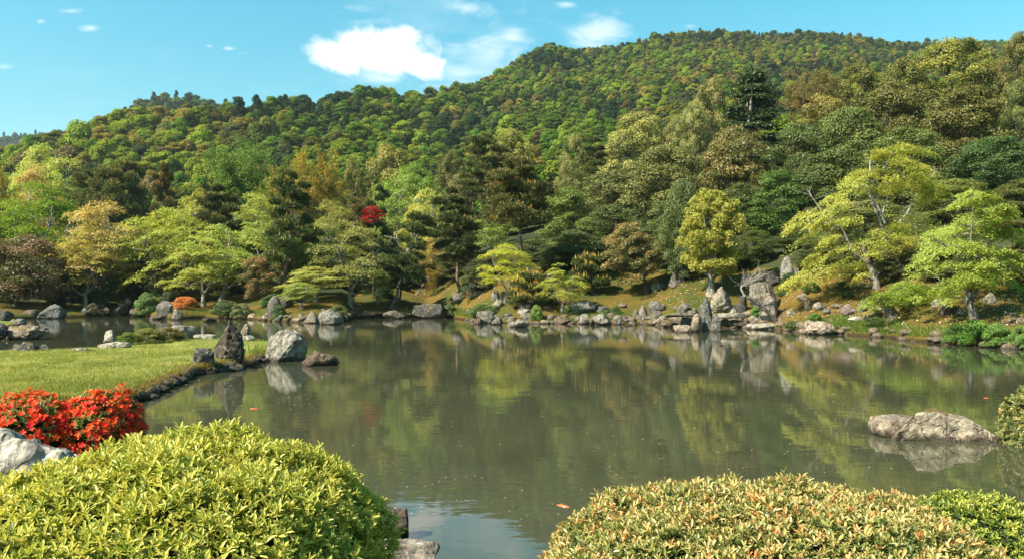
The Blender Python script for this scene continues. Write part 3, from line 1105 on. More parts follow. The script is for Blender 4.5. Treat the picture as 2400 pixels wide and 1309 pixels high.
# ------------------------------------------------------------------ placing trees
BARKS = {'tipped': (0.10, 0.08, 0.06), 'maple': (0.30, 0.28, 0.24), 'pine': (0.14, 0.09, 0.06), 'tall_pine': (0.20, 0.115, 0.08), 'young_pine': (0.12, 0.09, 0.06), 'evergreen': (0.09, 0.075, 0.06), 'shii': (0.10, 0.08, 0.06),
         'airy': (0.24, 0.22, 0.18), 'cypress': (0.2, 0.18, 0.15), 'shrub': (0.07, 0.055, 0.04), 'small_tree': (0.12, 0.09, 0.07)}
NAMES = {'tipped': 'evergreen_tree', 'maple': 'maple_tree', 'pine': 'pine_tree', 'tall_pine': 'pine_tree', 'young_pine': 'young_pine', 'evergreen': 'evergreen_tree', 'shii': 'golden_evergreen_tree',
         'airy': 'deciduous_tree', 'cypress': 'conifer_tree', 'shrub': 'shrub', 'small_tree': 'flowering_tree'}
_tv = {}
TREE_RNG = np.random.default_rng(5)


def tree(kind, cx, top, w, base, color, label, bx=None, var=None, d=None, bark=None, rz=None, group=None, cat=None, name=None, limbs=True, minh=None, kz=1.75):
    """cx, top, w: crown centre, crown top and crown width in photograph pixels; base: row of the foot (or None with d = distance)"""
    bx = cx if bx is None else bx
    if d is None:
        p = ground_hit(bx, base)
    else:
        x = (bx - CX) / F * d
        p = np.array([x, d, surf(x, d)])
    dd = p[1]
    T = TEMPLATES[kind]
    i = _tv.get(kind, 0) if var is None else var
    if var is None:
        _tv[kind] = i + 1
    T = T[i % len(T)]
    Wm = w / F * dd * (1.18 if kind == 'maple' else 1.0)
    Hm = EYE - (top - HY) / F * dd - p[2]
    if minh and Hm < minh:
        Hm = minh
    root = add(name or NAMES[kind], None, None, tuple(p))
    root.empty_display_size = 0.3
    shift = (cx - bx) / F * dd
    tilt = math.atan2(shift, max(Hm * .7, .1))
    rz = TREE_RNG.uniform(0, 6.28) if rz is None else rz
    root.rotation_euler = (Matrix.Rotation(tilt, 4, 'Y') @ Matrix.Rotation(rz, 4, 'Z')).to_euler()
    sx, sz = Wm / T['W'], Hm / T['H']
    root.scale = (sx, sx, sz)
    bk = bark or BARKS[kind]
    tr = add('trunk', T['trunk'], root, color=bk)
    k = min(1.0, kz * sx / sz) if kind in ('maple', 'small_tree') else 1.0
    off = (0, 0, T['H'] * (1 - k))
    for lm in T['limbs']:
        add('limb', lm, tr, off, bk, None, (1, 1, k))
    if T['twigs'] is not None:
        tw = add('branches', T['twigs'], root, off, bk, None, (1, 1, k))
        tw['kind'] = 'stuff'
    add('crown', T['crown'], root, off, color, None, (1, 1, k))
    tag(root, label, cat or ('shrub' if kind == 'shrub' else 'tree'), group)
    return root

# ------------------------------------------------------------------ garden trees, back rows first
LIME, YEL, GRN, PEACH, DGRN = (0.40, 0.43, 0.095), (0.50, 0.47, 0.12), (0.25, 0.33, 0.06), (0.58, 0.43, 0.17), (0.09, 0.14, 0.03)
GOLD, BRONZE, ORNG, CREAM = (0.29, 0.265, 0.055), (0.21, 0.205, 0.05), (0.50, 0.28, 0.05), (0.36, 0.33, 0.10)
EV1, EV2, EV3 = (0.125, 0.150, 0.038), (0.165, 0.183, 0.044), (0.195, 0.185, 0.044)
PN1, PN2, PN3 = (0.085, 0.105, 0.036), (0.115, 0.125, 0.042), (0.115, 0.098, 0.034)

# wooded slope on the right
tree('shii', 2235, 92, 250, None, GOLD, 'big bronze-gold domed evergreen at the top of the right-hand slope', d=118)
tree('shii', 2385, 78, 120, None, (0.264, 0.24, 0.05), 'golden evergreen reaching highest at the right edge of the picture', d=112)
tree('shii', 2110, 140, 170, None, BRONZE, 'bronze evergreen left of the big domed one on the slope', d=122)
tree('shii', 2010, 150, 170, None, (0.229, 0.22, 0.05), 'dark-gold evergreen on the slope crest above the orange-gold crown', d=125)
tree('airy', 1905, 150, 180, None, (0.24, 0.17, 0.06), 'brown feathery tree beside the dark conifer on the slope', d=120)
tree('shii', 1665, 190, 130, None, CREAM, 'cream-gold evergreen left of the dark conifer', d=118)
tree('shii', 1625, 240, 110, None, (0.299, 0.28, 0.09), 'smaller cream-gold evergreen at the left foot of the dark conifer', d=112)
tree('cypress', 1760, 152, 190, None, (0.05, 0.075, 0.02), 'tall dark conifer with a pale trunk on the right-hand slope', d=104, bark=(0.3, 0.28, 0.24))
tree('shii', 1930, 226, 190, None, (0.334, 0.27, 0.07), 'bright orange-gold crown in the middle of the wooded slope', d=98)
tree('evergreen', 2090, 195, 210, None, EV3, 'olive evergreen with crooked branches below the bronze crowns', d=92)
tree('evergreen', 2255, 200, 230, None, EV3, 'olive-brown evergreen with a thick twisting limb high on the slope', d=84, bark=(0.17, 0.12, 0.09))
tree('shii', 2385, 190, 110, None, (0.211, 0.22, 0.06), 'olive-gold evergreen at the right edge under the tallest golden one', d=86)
tree('evergreen', 1990, 250, 190, None, EV2, 'green evergreen right below the orange-gold crown', d=88)
tree('evergreen', 1870, 290, 170, None, EV1, 'dark green evergreen below the dark conifer, on its right side', d=86)
tree('tipped', 1720, 300, 190, None, (0.26, 0.19, 0.055), 'evergreen dotted with orange leaves under the dark conifer', d=84)
tree('evergreen', 2120, 300, 220, None, EV2, 'broad green evergreen behind the bare pale branches', d=76)
tree('evergreen', 2330, 320, 200, None, (0.096, 0.155, 0.04), 'blue-green evergreen on the right of the slope', d=70)
tree('evergreen', 1960, 350, 210, None, EV1, 'dark spreading evergreen above the yellow-green maple', d=74)
tree('evergreen', 2400, 420, 170, None, EV2, 'olive evergreen cut by the right edge above the green maple', d=60)
tree('evergreen', 2230, 420, 190, None, (0.241, 0.249, 0.053), 'grey-green evergreen between the two big maples', d=63)
tree('tipped', 2340, 520, 150, None, (0.26, 0.19, 0.055), 'evergreen with rusty young leaves at the right behind the green maple', d=57)
tree('evergreen', 1830, 400, 170, None, (0.107, 0.167, 0.027), 'very dark evergreen behind the golden tree, on its right', d=76)
tree('evergreen', 1740, 430, 150, None, EV1, 'dark evergreen directly behind the golden tree', d=80)
tree('evergreen', 2030, 470, 210, None, (0.262, 0.27, 0.072), 'grey-leaved evergreen seen through the yellow-green maple', d=62)
tree('evergreen', 1770, 540, 110, None, (0.12, 0.155, 0.027), 'low dark evergreen in the shade right of the golden tree', d=67)
tree('evergreen', 1860, 540, 110, None, (0.107, 0.145, 0.027), 'low dark evergreen over the tall pale standing stone', d=66)
tree('young_pine', 2395, 560, 90, None, (0.06, 0.075, 0.03), 'soft fuzzy pine at the right edge beside the green maple', d=48, var=0)

# middle back
tree('shii', 1500, 264, 220, None, CREAM, 'cream-gold evergreen mound right of the middle, against the hill', d=118)
tree('shii', 1590, 275, 110, None, (0.282, 0.27, 0.08), 'cream-gold evergreen joined to the right end of the mound', d=116)
tree('shii', 1345, 318, 95, None, (0.317, 0.31, 0.09), 'narrow cream-gold evergreen standing alone against the green hill', d=118)
tree('shii', 1195, 304, 170, None, GOLD, 'golden-brown evergreen behind the tall red-trunked pine', d=130)
tree('shii', 915, 342, 190, None, (0.299, 0.24, 0.06), 'golden-brown evergreen dome behind the bright maples', d=130)
tree('shii', 1060, 355, 110, None, BRONZE, 'bronze evergreen between two golden-brown ones', d=126)
tree('shii', 1075, 410, 110, None, (0.264, 0.24, 0.09), 'tan evergreen left of the red-trunked pine', d=112)
tree('shii', 825, 375, 90, None, (0.264, 0.24, 0.05), 'golden evergreen between the orange tree and the golden-brown dome', d=124)
tree('tall_pine', 1112, 315, 120, None, PN2, 'tall pine with a long bare reddish trunk near the middle', d=104, var=0)
tree('tall_pine', 1162, 350, 90, None, PN2, 'thin pine just right of the tall red-trunked one', d=108, var=1)
tree('tall_pine', 1395, 330, 90, None, PN2, 'slim pine in front of the cream-gold evergreen mound', d=108, var=1)
tree('evergreen', 1430, 400, 190, None, (0.215, 0.228, 0.067), 'grey-green evergreen in the middle of the wood', d=92)
tree('evergreen', 1560, 345, 230, None, (0.215, 0.219, 0.06), 'broad grey-green evergreen with dark crooked boughs', d=86)
tree('evergreen', 1330, 440, 170, None, (0.193, 0.249, 0.04), 'bright-leaved evergreen right of the big pine', d=86)
tree('evergreen', 1440, 480, 180, None, EV1, 'dark evergreen above the orange-tinted tree', d=78)
tree('evergreen', 1570, 470, 150, None, EV1, 'dark evergreen left of the golden tree', d=74)
tree('evergreen', 1345, 540, 150, None, (0.12, 0.155, 0.047), 'low dark evergreen behind the small pale-green maple', d=76)
tree('evergreen', 1580, 560, 110, None, (0.12, 0.155, 0.033), 'small dark evergreen on the bank between orange-tinted and golden trees', d=69)
tree('evergreen', 1250, 560, 110, None, (0.12, 0.145, 0.04), 'dark evergreen in the shade behind the big pine trunk', d=80)

# left back
tree('airy', 570, 306, 250, None, (0.16, 0.22, 0.05), 'tall feathery green tree left of the orange one', d=112, var=0)
tree('airy', 725, 330, 215, None, (0.42, 0.30, 0.05), 'feathery orange-yellow tree with slim pale fan-like stems', d=104, var=1, bark=(0.4, 0.37, 0.32))
tree('airy', 640, 400, 160, None, (0.24, 0.27, 0.05), 'yellow-green feathery tree between the green and orange ones', d=106, var=0)
tree('airy', 10, 380, 110, None, (0.34, 0.24, 0.04), 'orange-yellow tree at the left edge below the hill', d=112)
tree('maple', 105, 345, 170, None, YEL, 'pale lime tree on the lower slope at the far left', d=130)
tree('maple', 85, 400, 140, None, PEACH, 'cream-yellow tree under the pale lime one at the far left', d=122)
tree('tall_pine', 183, 398, 80, None, (0.165, 0.175, 0.062), 'first of the slim pines at the left', d=116, var=0)
tree('tall_pine', 228, 402, 80, None, (0.165, 0.175, 0.062), 'slim pine with a crooked red trunk left of the bushier one', d=112, var=1)
tree('tall_pine', 308, 385, 110, None, (0.165, 0.175, 0.062), 'bushier pine of the slim group at the left', d=114, var=2)
tree('pine', 390, 392, 70, None, PN3, 'brown-tipped tiered pine left of the feathery green tree', d=104, var=1)
tree('maple', 950, 395, 210, None, (0.284, 0.368, 0.083), 'bright green maple rising behind the red one', d=104)
tree('maple', 1000, 452, 150, None, YEL, 'yellow maple below the bright green one', d=96)
tree('maple', 440, 450, 170, None, (0.439, 0.414, 0.105), 'yellow-green maple behind the brown-tipped pine', d=98)
tree('maple', 600, 460, 170, None, (0.414, 0.414, 0.105), 'yellow-green maple between two dark tiered pines', d=98)
tree('maple', 1160, 508, 120, None, (0.31, 0.391, 0.094), 'fresh green maple left of the big pine', d=92)
tree('maple', 780, 480, 150, None, (0.362, 0.345, 0.094), 'olive-lime maple under the orange-yellow tree', d=94)
tree('pine', 877, 432, 70, None, PN1, 'dark pine above the red maple', d=94, var=2)
tree('pine', 815, 472, 80, None, PN3, 'brown-tipped pine left of the red maple', d=92, var=1)
tree('maple', 875, 484, 58, None, (0.46, 0.04, 0.022), 'small bright red maple among dark pines', d=88, var=5, kz=.95, bark=(0.1, 0.06, 0.05))
tree('evergreen', 330, 600, 170, None, (0.107, 0.145, 0.04), 'dark glossy evergreen in the shade behind the twin trunks', d=90)
tree('evergreen', 230, 600, 130, None, (0.144, 0.187, 0.06), 'glossy camellia-like evergreen behind the small grey pine', d=86)
tree('evergreen', 110, 590, 150, None, (0.107, 0.135, 0.033), 'dark evergreen behind the rust-topped tree', d=90)
tree('evergreen', 770, 570, 150, None, (0.107, 0.135, 0.04), 'dark evergreen under the olive-lime maple', d=90)
tree('evergreen', 600, 570, 140, None, (0.107, 0.124, 0.04), 'dark evergreen right of the big dark trunk', d=92)
tree('evergreen', 1040, 540, 110, None, (0.12, 0.145, 0.04), 'dark evergreen behind the small red-tipped maple', d=94)
tree('evergreen', 450, 560, 130, None, (0.107, 0.135, 0.04), 'dark evergreen in the shade between the lime maples', d=94)
tree('evergreen', -40, 520, 200, None, (0.12, 0.167, 0.04), 'dark evergreen cut off by the left edge', d=96)
tree('maple', 20, 470, 150, None, GRN, 'mid-green maple at the left edge under the orange-yellow tree', d=100)
tree('maple', 110, 445, 250, None, (0.207, 0.31, 0.033), 'broad fresh-green maple dome at the left', d=96)

# left and centre front rows
tree('maple', 235, 485, 240, None, PEACH, 'peach-tinted maple in tiers left of the lime maples', d=86, var=1)
tree('maple', 200, 540, 160, None, (0.488, 0.414, 0.11), 'lower straw-coloured maple in front of the peach one', d=83, var=3)
tree('tipped', 60, 552, 220, 716, (0.34, 0.20, 0.12), 'dark tree with a rusty top over the water at the left', bx=38, bark=(0.07, 0.06, 0.05))
tree('maple', 375, 490, 260, 697, LIME, 'large lime maple with twin slim trunks', bx=422, var=0)
tree('maple', 470, 575, 180, 718, (0.439, 0.437, 0.105), 'lime maple with a pale speckled trunk beside the orange azalea', bx=478, var=2)
tree('maple', 570, 500, 230, 708, (0.414, 0.437, 0.105), 'lime maple with a leaning trunk in front of the big dark trunk', bx=518, var=4)
tree('pine', 505, 432, 130, 688, PN1, 'dark pine with a thick black trunk above the lime maples', bx=530, var=3, bark=(0.05, 0.04, 0.035))
tree('pine', 668, 414, 130, 702, PN1, 'tall tiered pine with a red upper trunk and orange tips', bx=660, var=1, bark=(0.22, 0.12, 0.08))
tree('pine', 700, 540, 110, None, PN1, 'dark pine boughs low behind the orange-tinted shrub tree', d=86, var=2)
tree('small_tree', 603, 598, 112, 716, (0.34, 0.20, 0.07), 'small orange-tinted tree on the bank right of the lime maples', bx=628, var=0)
tree('maple', 735, 628, 170, 706, (0.466, 0.437, 0.138), 'low spreading pale maple with drooping sprays over the moss', bx=740, var=5)
tree('maple', 700, 662, 100, 722, (0.337, 0.391, 0.116), 'tiny weeping green maple at the bank', bx=708, var=3)
tree('maple', 825, 528, 210, 718, (0.388, 0.38, 0.127), 'pale lime maple with a forked leaning trunk left of the front pine', bx=822, var=1)
tree('maple', 880, 630, 90, 712, (0.31, 0.345, 0.105), 'slim maple with a straight thin trunk on the moss', bx=886, var=2)
tree('pine', 942, 488, 122, 722, PN1, 'front pine with a leaning grey trunk rising from the shore', bx=912, var=0, bark=(0.16, 0.14, 0.12))
tree('pine', 958, 600, 90, 712, PN1, 'short dark pine close right of the front pine', bx=930, var=2)
tree('maple', 1012, 560, 80, 673, (0.466, 0.345, 0.105), 'small maple with red-tipped leaves on the mossy rise', bx=1022, var=0)
tree('pine', 1074, 438, 120, 688, PN1, 'tiered pine with a dark bent trunk left of the big pine', bx=1088, var=3)
tree('small_tree', 1120, 620, 90, 692, (0.08, 0.10, 0.05), 'grey-green small evergreen tree on the mossy rise', bx=1110, var=1)
tree('maple', 1192, 575, 150, 706, (0.512, 0.483, 0.077), 'bright yellow-green maple among rocks in the middle of the bank', bx=1186, var=2)
tree('tall_pine', 1243, 372, 160, 684, (0.15, 0.155, 0.055), 'big pine with a long dark trunk in the middle of the garden', bx=1264, var=2, bark=(0.11, 0.075, 0.065))
tree('young_pine', 1228, 642, 100, 722, PN2, 'young bushy pine in front of the big pine', bx=1236, var=1)
tree('maple', 1318, 628, 120, 730, (0.439, 0.46, 0.088), 'small pale-green maple near the water in the middle', bx=1318, var=4)
tree('young_pine', 1385, 600, 100, 690, PN1, 'small dark pine behind the pale-green maple', bx=1390, var=1)
tree('small_tree', 1475, 515, 160, 688, (0.33, 0.21, 0.07), 'orange-tinted round tree with a dark trunk on the slope', bx=1516, var=0, bark=(0.05, 0.04, 0.035))
tree('young_pine', 175, 628, 95, 720, (0.06, 0.07, 0.04), 'small soft grey-green pine at the left shore', var=0)
tree('maple', 700, 560, 80, 690, (0.171, 0.253, 0.033), 'shaded green maple sapling behind the low pale maple', bx=690, var=2)
tree('maple', 1020, 620, 60, 690, (0.366, 0.253, 0.044), 'orange-leaved maple sapling propped by slim poles', bx=975, var=3)
tree('evergreen', 1600, 420, 110, 660, EV1, 'dark tree with a straight trunk behind the golden tree, on its left', bx=1598, var=2)


# dark understorey closing the wood behind the moss bank
U1, U2 = (0.11, 0.12, 0.034), (0.14, 0.145, 0.04)
for (ux, ut, uw, us, uc, ul) in [
        (1915, 560, 120, 11, U1, 'low dark bush behind the left half of the yellow-green maple'), (2010, 545, 120, 10.5, U2, 'low leafy bush straight behind the yellow-green maple trunk'),
        (2110, 560, 120, 10, U1, 'low dark bush between the yellow-green maple and the leaning one'), (2195, 580, 110, 9.5, U1, 'low dark bush behind the gap between the right-hand maples'),
        (2310, 570, 110, 9, U1, 'low dark bush behind the fresh green maple'), (2395, 600, 90, 9, U2, 'low olive bush at the right edge behind the fresh green maple'),
        (1700, 560, 100, 12, U1, 'low dark bush behind the golden tree trunk'), (1630, 570, 90, 12, U1, 'low dark bush just left of the golden tree trunk'),
        (1430, 590, 110, 13, U2, 'low dark bush left of the orange-tinted tree'), (1300, 580, 110, 13, U1, 'low dark bush behind the small pale-green maple'),
        (1160, 600, 110, 13, U1, 'low dark bush behind the yellow-green maple in the middle'), (1070, 590, 100, 15, U1, 'low dark bush behind the mossy rise'),
        (985, 585, 90, 15, U2, 'low dark bush behind the red-tipped maple'), (905, 590, 90, 16, U1, 'low dark bush behind the front pine'),
        (840, 600, 90, 15, U1, 'low dark bush behind the forked lime maple'), (690, 600, 100, 14, U1, 'low dark bush behind the tiered red-trunked pine'),
        (540, 610, 100, 15, U1, 'low dark bush behind the leaning lime maple trunk'), (400, 610, 110, 12, U1, 'low dark bush behind the twin slim trunks'),
        (290, 625, 110, 10, U1, 'low dark bush in the black shade at the left'), (170, 620, 110, 10, U1, 'low dark bush behind the small grey-green pine'), (20, 630, 110, 11, U1, 'low dark bush in the left corner of the wood')]:
    tree('evergreen', ux, ut, uw, None, uc, ul, d=float(shore_d(ux)) + us, cat='bush', name='evergreen_bush')


# ---- golden tree : bespoke, with knotted pale trunk
def t_golden():
    rng = np.random.default_rng(301)
    W, H = 5.0, 7.2
    C = env_points(150, rng, W * .88, H * .97, H * .22, lambda t: math.sqrt(max(.05, 1 - (2 * t - .95) ** 2 * .82)), .3)
    r = W * rng.uniform(.065, .115, 150)
    R = np.stack([r, r, r * .85], 1)
    crown = [leafcloud(C, R, 230, rng, .17, .5, .8, .1, .2, low=-.7)]
    stem = spline([(0, 0, -.4), (-.05, 0, .8), (.05, 0, 1.8), (.2, .1, 3.4), (.1, 0, 5.6)], 14)
    rr = .30 * np.linspace(1, .25, 14)
    rr[:3] *= [1.6, 1.35, 1.1]
    register('golden', W, H, tube(stem, rr, 10, rng, .15), limbs_to(C, stem, rng, .14, 26, (.45, .8)), crown, M['maple'], 4)


t_golden()
BARKS['golden'] = (0.30, 0.27, 0.22)
NAMES['golden'] = 'golden_tree'
tree('golden', 1670, 448, 172, 692, (0.42, 0.375, 0.09), 'golden-yellow tree with a pale knotted trunk above the standing stone', bx=1667, rz=0.4)


# ---- the three maples on the right shore : sprays and limbs set one by one
def shore_maple(base, d, paths, pads, color, label, seed, size, bark, dead=(), n=850, spread=2.2):
    rng = np.random.default_rng(seed)
    p0 = ground_hit(*base) if d is None else at(base[0], base[1], d)
    dd = p0[1]
    root = add('maple_tree', None, None, tuple(p0))
    V0 = lambda px, py, off=0.0: at(px, py, dd + off) - p0

    trunkp = spline([V0(*q) for q in paths[0][0]], 14)
    trunkp[0, 2] -= .3
    tr_r = np.linspace(paths[0][1], paths[0][2], 14)
    tr_r[0] *= 1.3
    tv, tf = tube(trunkp, tr_r, 10, rng, .12)
    tr = add('trunk', mesh_from('maple_trunk', tv, tf, [M['bark']], smooth=True), root, color=bark)
    nodes = [trunkp]
    for pth, r0, r1 in paths[1:]:
        q = spline([V0(*k) for k in pth], 12)
        nodes.append(q)
        v, f = tube(q, np.linspace(r0, r1, 12), 7, rng, .08)
        add('limb', mesh_from('maple_limb', v, f, [M['bark']], smooth=True), tr, color=bark)
    allp = np.concatenate(nodes)
    crown, twigs = [], []
    for (px, py, w) in pads:
        off = rng.normal(0, spread)
        c = V0(px, py, off)
        r = w / F * dd * 1.22
        out = np.array([(px - (base[0])) / 260.0, off / -6.0])
        out = np.clip(out, -.5, .5)
        crown.append(pad_leaves(c, r, out, n, rng, size, .09))
        for k in range(2):
            c2 = c + np.array([rng.normal(0, r * .7), rng.normal(0, r * .7), -rng.uniform(.05, .5) * r])
            crown.append(pad_leaves(c2, r * .62, out, n // 3, rng, size, .09))
        s = allp[np.argmin(np.linalg.norm(allp - c, axis=1) + np.where(allp[:, 2] > c[2], 2.0, 0))]
        twigs.append(tube(spline([s, (s + c) / 2 + rng.normal(0, .12, 3), c - np.array([0, 0, .05])], 6), np.linspace(.035, .010, 6), 4))
        for k in range(3):
            e = c + np.array([rng.normal(0, r * .6), rng.normal(0, r * .6), rng.normal(-.05, .08)])
            twigs.append(tube(np.array([c - np.array([0, 0, .05]), (c + e) / 2 + rng.normal(0, .03, 3), e]), [.012, .009, .004], 3))
    v, fs = merge(twigs)
    add('branches', mesh_from('maple_twigs', v, fs, [M['bark']], smooth=True), root, color=bark)['kind'] = 'stuff'
    V = np.concatenate([c[0] for c in crown])
    o, Fs, tn = 0, [], []
    for v, f, t_ in crown:
        Fs.append(f + o)
        o += len(v)
        tn.append(t_)
    add('crown', mesh_from('maple_crown', V, Fs, [M['maple']], {'tone': np.concatenate(tn)}), root, color=color)
    for pth, r0, r1 in dead:
        q = spline([V0(*k) for k in pth], 10)
        parts = [tube(q, np.linspace(r0, r1, 10), 6, rng, .1)]
        for k in range(7):
            b = q[rng.integers(4, 10)]
            e = b + np.array([rng.normal(0, .35), rng.normal(0, .3), rng.uniform(.1, .6)])
            parts.append(tube(np.array([b, (b + e) / 2 + rng.normal(0, .04, 3), e]), [.012, .008, .003], 3))
        v, fs = merge(parts)
        o_ = add('dead_branch', mesh_from('dead_branch', v, fs, [M['bark']], smooth=True), root, color=(0.48, 0.45, 0.40))
        o_['label'] = 'bare pale branch standing out of the leaves'
    tag(root, label, 'tree')
    return root


A_PADS = [(2130, 343, 30), (2067, 357, 30), (2120, 376, 34), (2017, 403, 34), (1993, 425, 36), (2150, 410, 30), (1947, 462, 28), (1962, 480, 34), (1874, 506, 30), (1855, 530, 26), (1890, 557, 34),
          (1980, 512, 34), (1938, 560, 28), (2010, 567, 40), (1958, 588, 34), (1919, 607, 34), (1880, 642, 34), (1852, 662, 24), (1936, 632, 40), (1900, 668, 24), (1985, 626, 36), (2030, 620, 32),
          (2045, 648, 26), (2073, 544, 42), (2110, 535, 40), (2090, 568, 42), (2153, 512, 42), (2125, 560, 42), (2145, 590, 36), (2050, 590, 36), (2040, 440, 34), (2090, 425, 30), (2175, 440, 26),
          (2180, 395, 24), (1920, 520, 22), (2060, 400, 26), (2190, 545, 34)]
shore_maple((2056, 676), None, [([(2056, 678), (2052, 650), (2040, 625), (2030, 600), (2020, 570)], .24, .10),
                                ([(2050, 650), (2075, 620), (2085, 590), (2075, 560), (2070, 530)], .13, .05),
                                ([(2035, 618), (2000, 590), (1985, 560), (1965, 530), (1900, 520)], .10, .03),
                                ([(2048, 655), (2010, 640), (1960, 640), (1900, 650)], .08, .03),
                                ([(2080, 590), (2110, 570), (2150, 560), (2180, 540)], .07, .03),
                                ([(2070, 540), (2055, 500), (2045, 470), (2060, 420), (2085, 370)], .07, .03)],
            A_PADS, (0.46, 0.43, 0.10), 'large yellow-green maple with pale bare branches on the right-hand bank', 401, .11, (0.20, 0.18, 0.16),
            dead=[([(2075, 525), (2055, 480), (2034, 450), (2039, 400), (2038, 378)], .07, .03), ([(2068, 500), (2083, 452), (2098, 410), (2110, 395)], .05, .015),
                  ([(2105, 523), (2127, 498), (2140, 468), (2172, 430), (2190, 405)], .05, .012), ([(1925, 492), (1905, 465), (1890, 440)], .035, .010), ([(2065, 520), (2078, 470), (2100, 430)], .035, .01)])
C_PADS = [(2095, 682, 34), (2060, 690, 30), (2045, 710, 26), (2125, 664, 34), (2137, 703, 38), (2107, 752, 24), (2130, 740, 24), (2172, 676, 36), (2186, 708, 32), (2155, 724, 30), (2090, 768, 16), (2150, 680, 34),
          (2110, 700, 26), (2205, 690, 30)]
shore_maple((2092, 746), None, [([(2094, 748), (2086, 725), (2072, 700), (2066, 688)], .30, .17), ([(2070, 696), (2090, 680), (2120, 672), (2150, 672), (2195, 680)], .11, .03),
                                ([(2072, 700), (2060, 690), (2050, 700)], .07, .03), ([(2090, 690), (2120, 705), (2130, 730)], .05, .02)],
            C_PADS, (0.30, 0.37, 0.07), 'green maple with a thick leaning trunk drooping towards the water', 402, .10, (0.12, 0.105, 0.09), spread=1.1)
B_PADS = [(2203, 551, 42), (2187, 582, 40), (2250, 573, 42), (2300, 496, 38), (2281, 450, 26), (2262, 468, 26), (2313, 461, 28), (2275, 514, 38), (2330, 496, 36), (2355, 490, 28), (2249, 530, 36),
          (2313, 536, 44), (2346, 546, 38), (2374, 538, 28), (2233, 618, 42), (2297, 618, 44), (2329, 632, 44), (2362, 653, 34), (2265, 645, 44), (2217, 664, 34), (2340, 590, 38), (2385, 600, 30),
          (2290, 580, 44), (2230, 690, 28), (2300, 660, 34), (2160, 610, 30)]
shore_maple((2286, 752), None, [([(2288, 754), (2278, 725), (2270, 700), (2275, 660), (2278, 620)], .22, .10), ([(2276, 700), (2288, 680), (2282, 650)], .12, .08),
                                ([(2277, 640), (2250, 600), (2215, 575), (2190, 560)], .08, .03), ([(2278, 625), (2300, 590), (2330, 560), (2365, 545)], .08, .03),
                                ([(2278, 620), (2275, 570), (2280, 510), (2278, 455)], .07, .02), ([(2274, 670), (2310, 650), (2350, 650)], .06, .02), ([(2272, 680), (2240, 668), (2215, 665)], .06, .02)],
            B_PADS, (0.38, 0.42, 0.09), 'fresh green maple over the fern bank at the right', 403, .10, (0.17, 0.155, 0.13), spread=1.8)


# ---- dead leaning tree by the dry waterfall
def dead_tree():
    rng = np.random.default_rng(77)
    p0 = ground_hit(1822, 754)
    dd = p0[1]
    V0 = lambda px, py, off=0.0: at(px, py, dd + off) - p0
    root = add('dead_tree', None, None, tuple(p0))
    q = spline([V0(1824, 760), V0(1812, 742), V0(1790, 722), V0(1768, 706), V0(1746, 692)], 12)
    v, f = tube(q, np.linspace(.17, .10, 12), 8, rng, .12)
    tr = add('trunk', mesh_from('dead_trunk', v, f, [M['bark']], smooth=True), root, color=(0.10, 0.085, 0.07))
    q = spline([V0(1746, 693), V0(1741, 684), V0(1737, 672), V0(1750, 666), V0(1768, 658), V0(1785, 648)], 12)
    v, f = tube(q, np.linspace(.075, .04, 12), 6, rng, .1)
    add('limb', mesh_from('dead_limb', v, f, [M['bark']], smooth=True), tr, color=(0.42, 0.38, 0.34))
    v, f = tube(spline([V0(1822, 755), V0(1838, 742), V0(1856, 738)], 6), np.linspace(.13, .06, 6), 7, rng, .1)
    add('limb', mesh_from('dead_limb', v, f, [M['bark']], smooth=True), tr, color=(0.12, 0.10, 0.07))
    tw = []
    for k in range(110):
        b = q[rng.integers(5, 12)]
        e = b + norm(np.array([rng.normal(.45, .6), rng.normal(0, .5), rng.normal(.55, .45)])) * rng.uniform(.35, 1.35)
        m = (b + e) / 2 + rng.normal(0, .12, 3)
        tw.append(tube(spline([b, m, e], 5), np.linspace(.011, .004, 5), 3))
    v, fs = merge(tw)
    add('twigs', mesh_from('dead_twigs', v, fs, [M['bark']], smooth=True), root, color=(0.40, 0.35, 0.32))['kind'] = 'stuff'
    tag(root, 'dead tree leaning left with bare pale twigs by the rocks', 'tree')


dead_tree()


def pole(px0, py0, px1, py1, label):
    a = ground_hit(px0, py0)
    b = at(px1, py1, a[1] + .3)
    v, f = tube(np.array([(0, 0, -.2), (b - a) * .5, b - a]), [.03, .028, .025], 6)
    o = add('support_pole', mesh_from('support_pole', v, f, [M['bark']], smooth=True), None, tuple(a), (0.24, 0.19, 0.13))
    tag(o, label, 'pole', 'slim poles propping the maple sapling')


pole(961, 696, 968, 645, 'upright slim wooden pole on the mossy rise beside the maple sapling')
pole(1000, 690, 972, 655, 'slanting slim wooden pole propping the maple sapling')
pole(948, 688, 954, 672, 'short slim wooden stake left of the propped maple sapling')

# ------------------------------------------------------------------ rocks of the garden
# left pond
rock(-6, 29, 726, 752, 'boulder', DARK, 'dark rounded boulder at the left edge of the water', moss=-.1)
rock(22, 64, 745, 763, 'boulder', GREY, 'small grey boulder beside the dark one at the left edge', moss=-.1)
rock(-14, 17, 755, 791, 'boulder', DARK, 'blackish boulder cut by the left edge behind the lawn')
rock(17, 106, 759, 796, 'boulder', PINK, 'large pale boulder with moss bands standing in the left pond', moss=.05)
rock(28, 98, 800, 819, 'slab', DARK, 'low dark ledge of rock behind the lawn at the left', moss=.1)
rock(96, 117, 806, 819, 'block', GREY, 'small square stone at the right end of the dark ledge')
rock(88, 153, 711, 746, 'cone', BLUE, 'blue-grey peaked boulder on the left shore')
rock(190, 209, 721, 738, 'boulder', GREY, 'small round rock on the shore near the grey pine')
rock(228, 262, 718, 739, 'block', BROWN, 'dark brown ledge block on the shadowed left shore', moss=.05)
rock(260, 302, 719, 739, 'block', DARK, 'blackish ledge block at the end of the shadowed left shore', moss=.05)
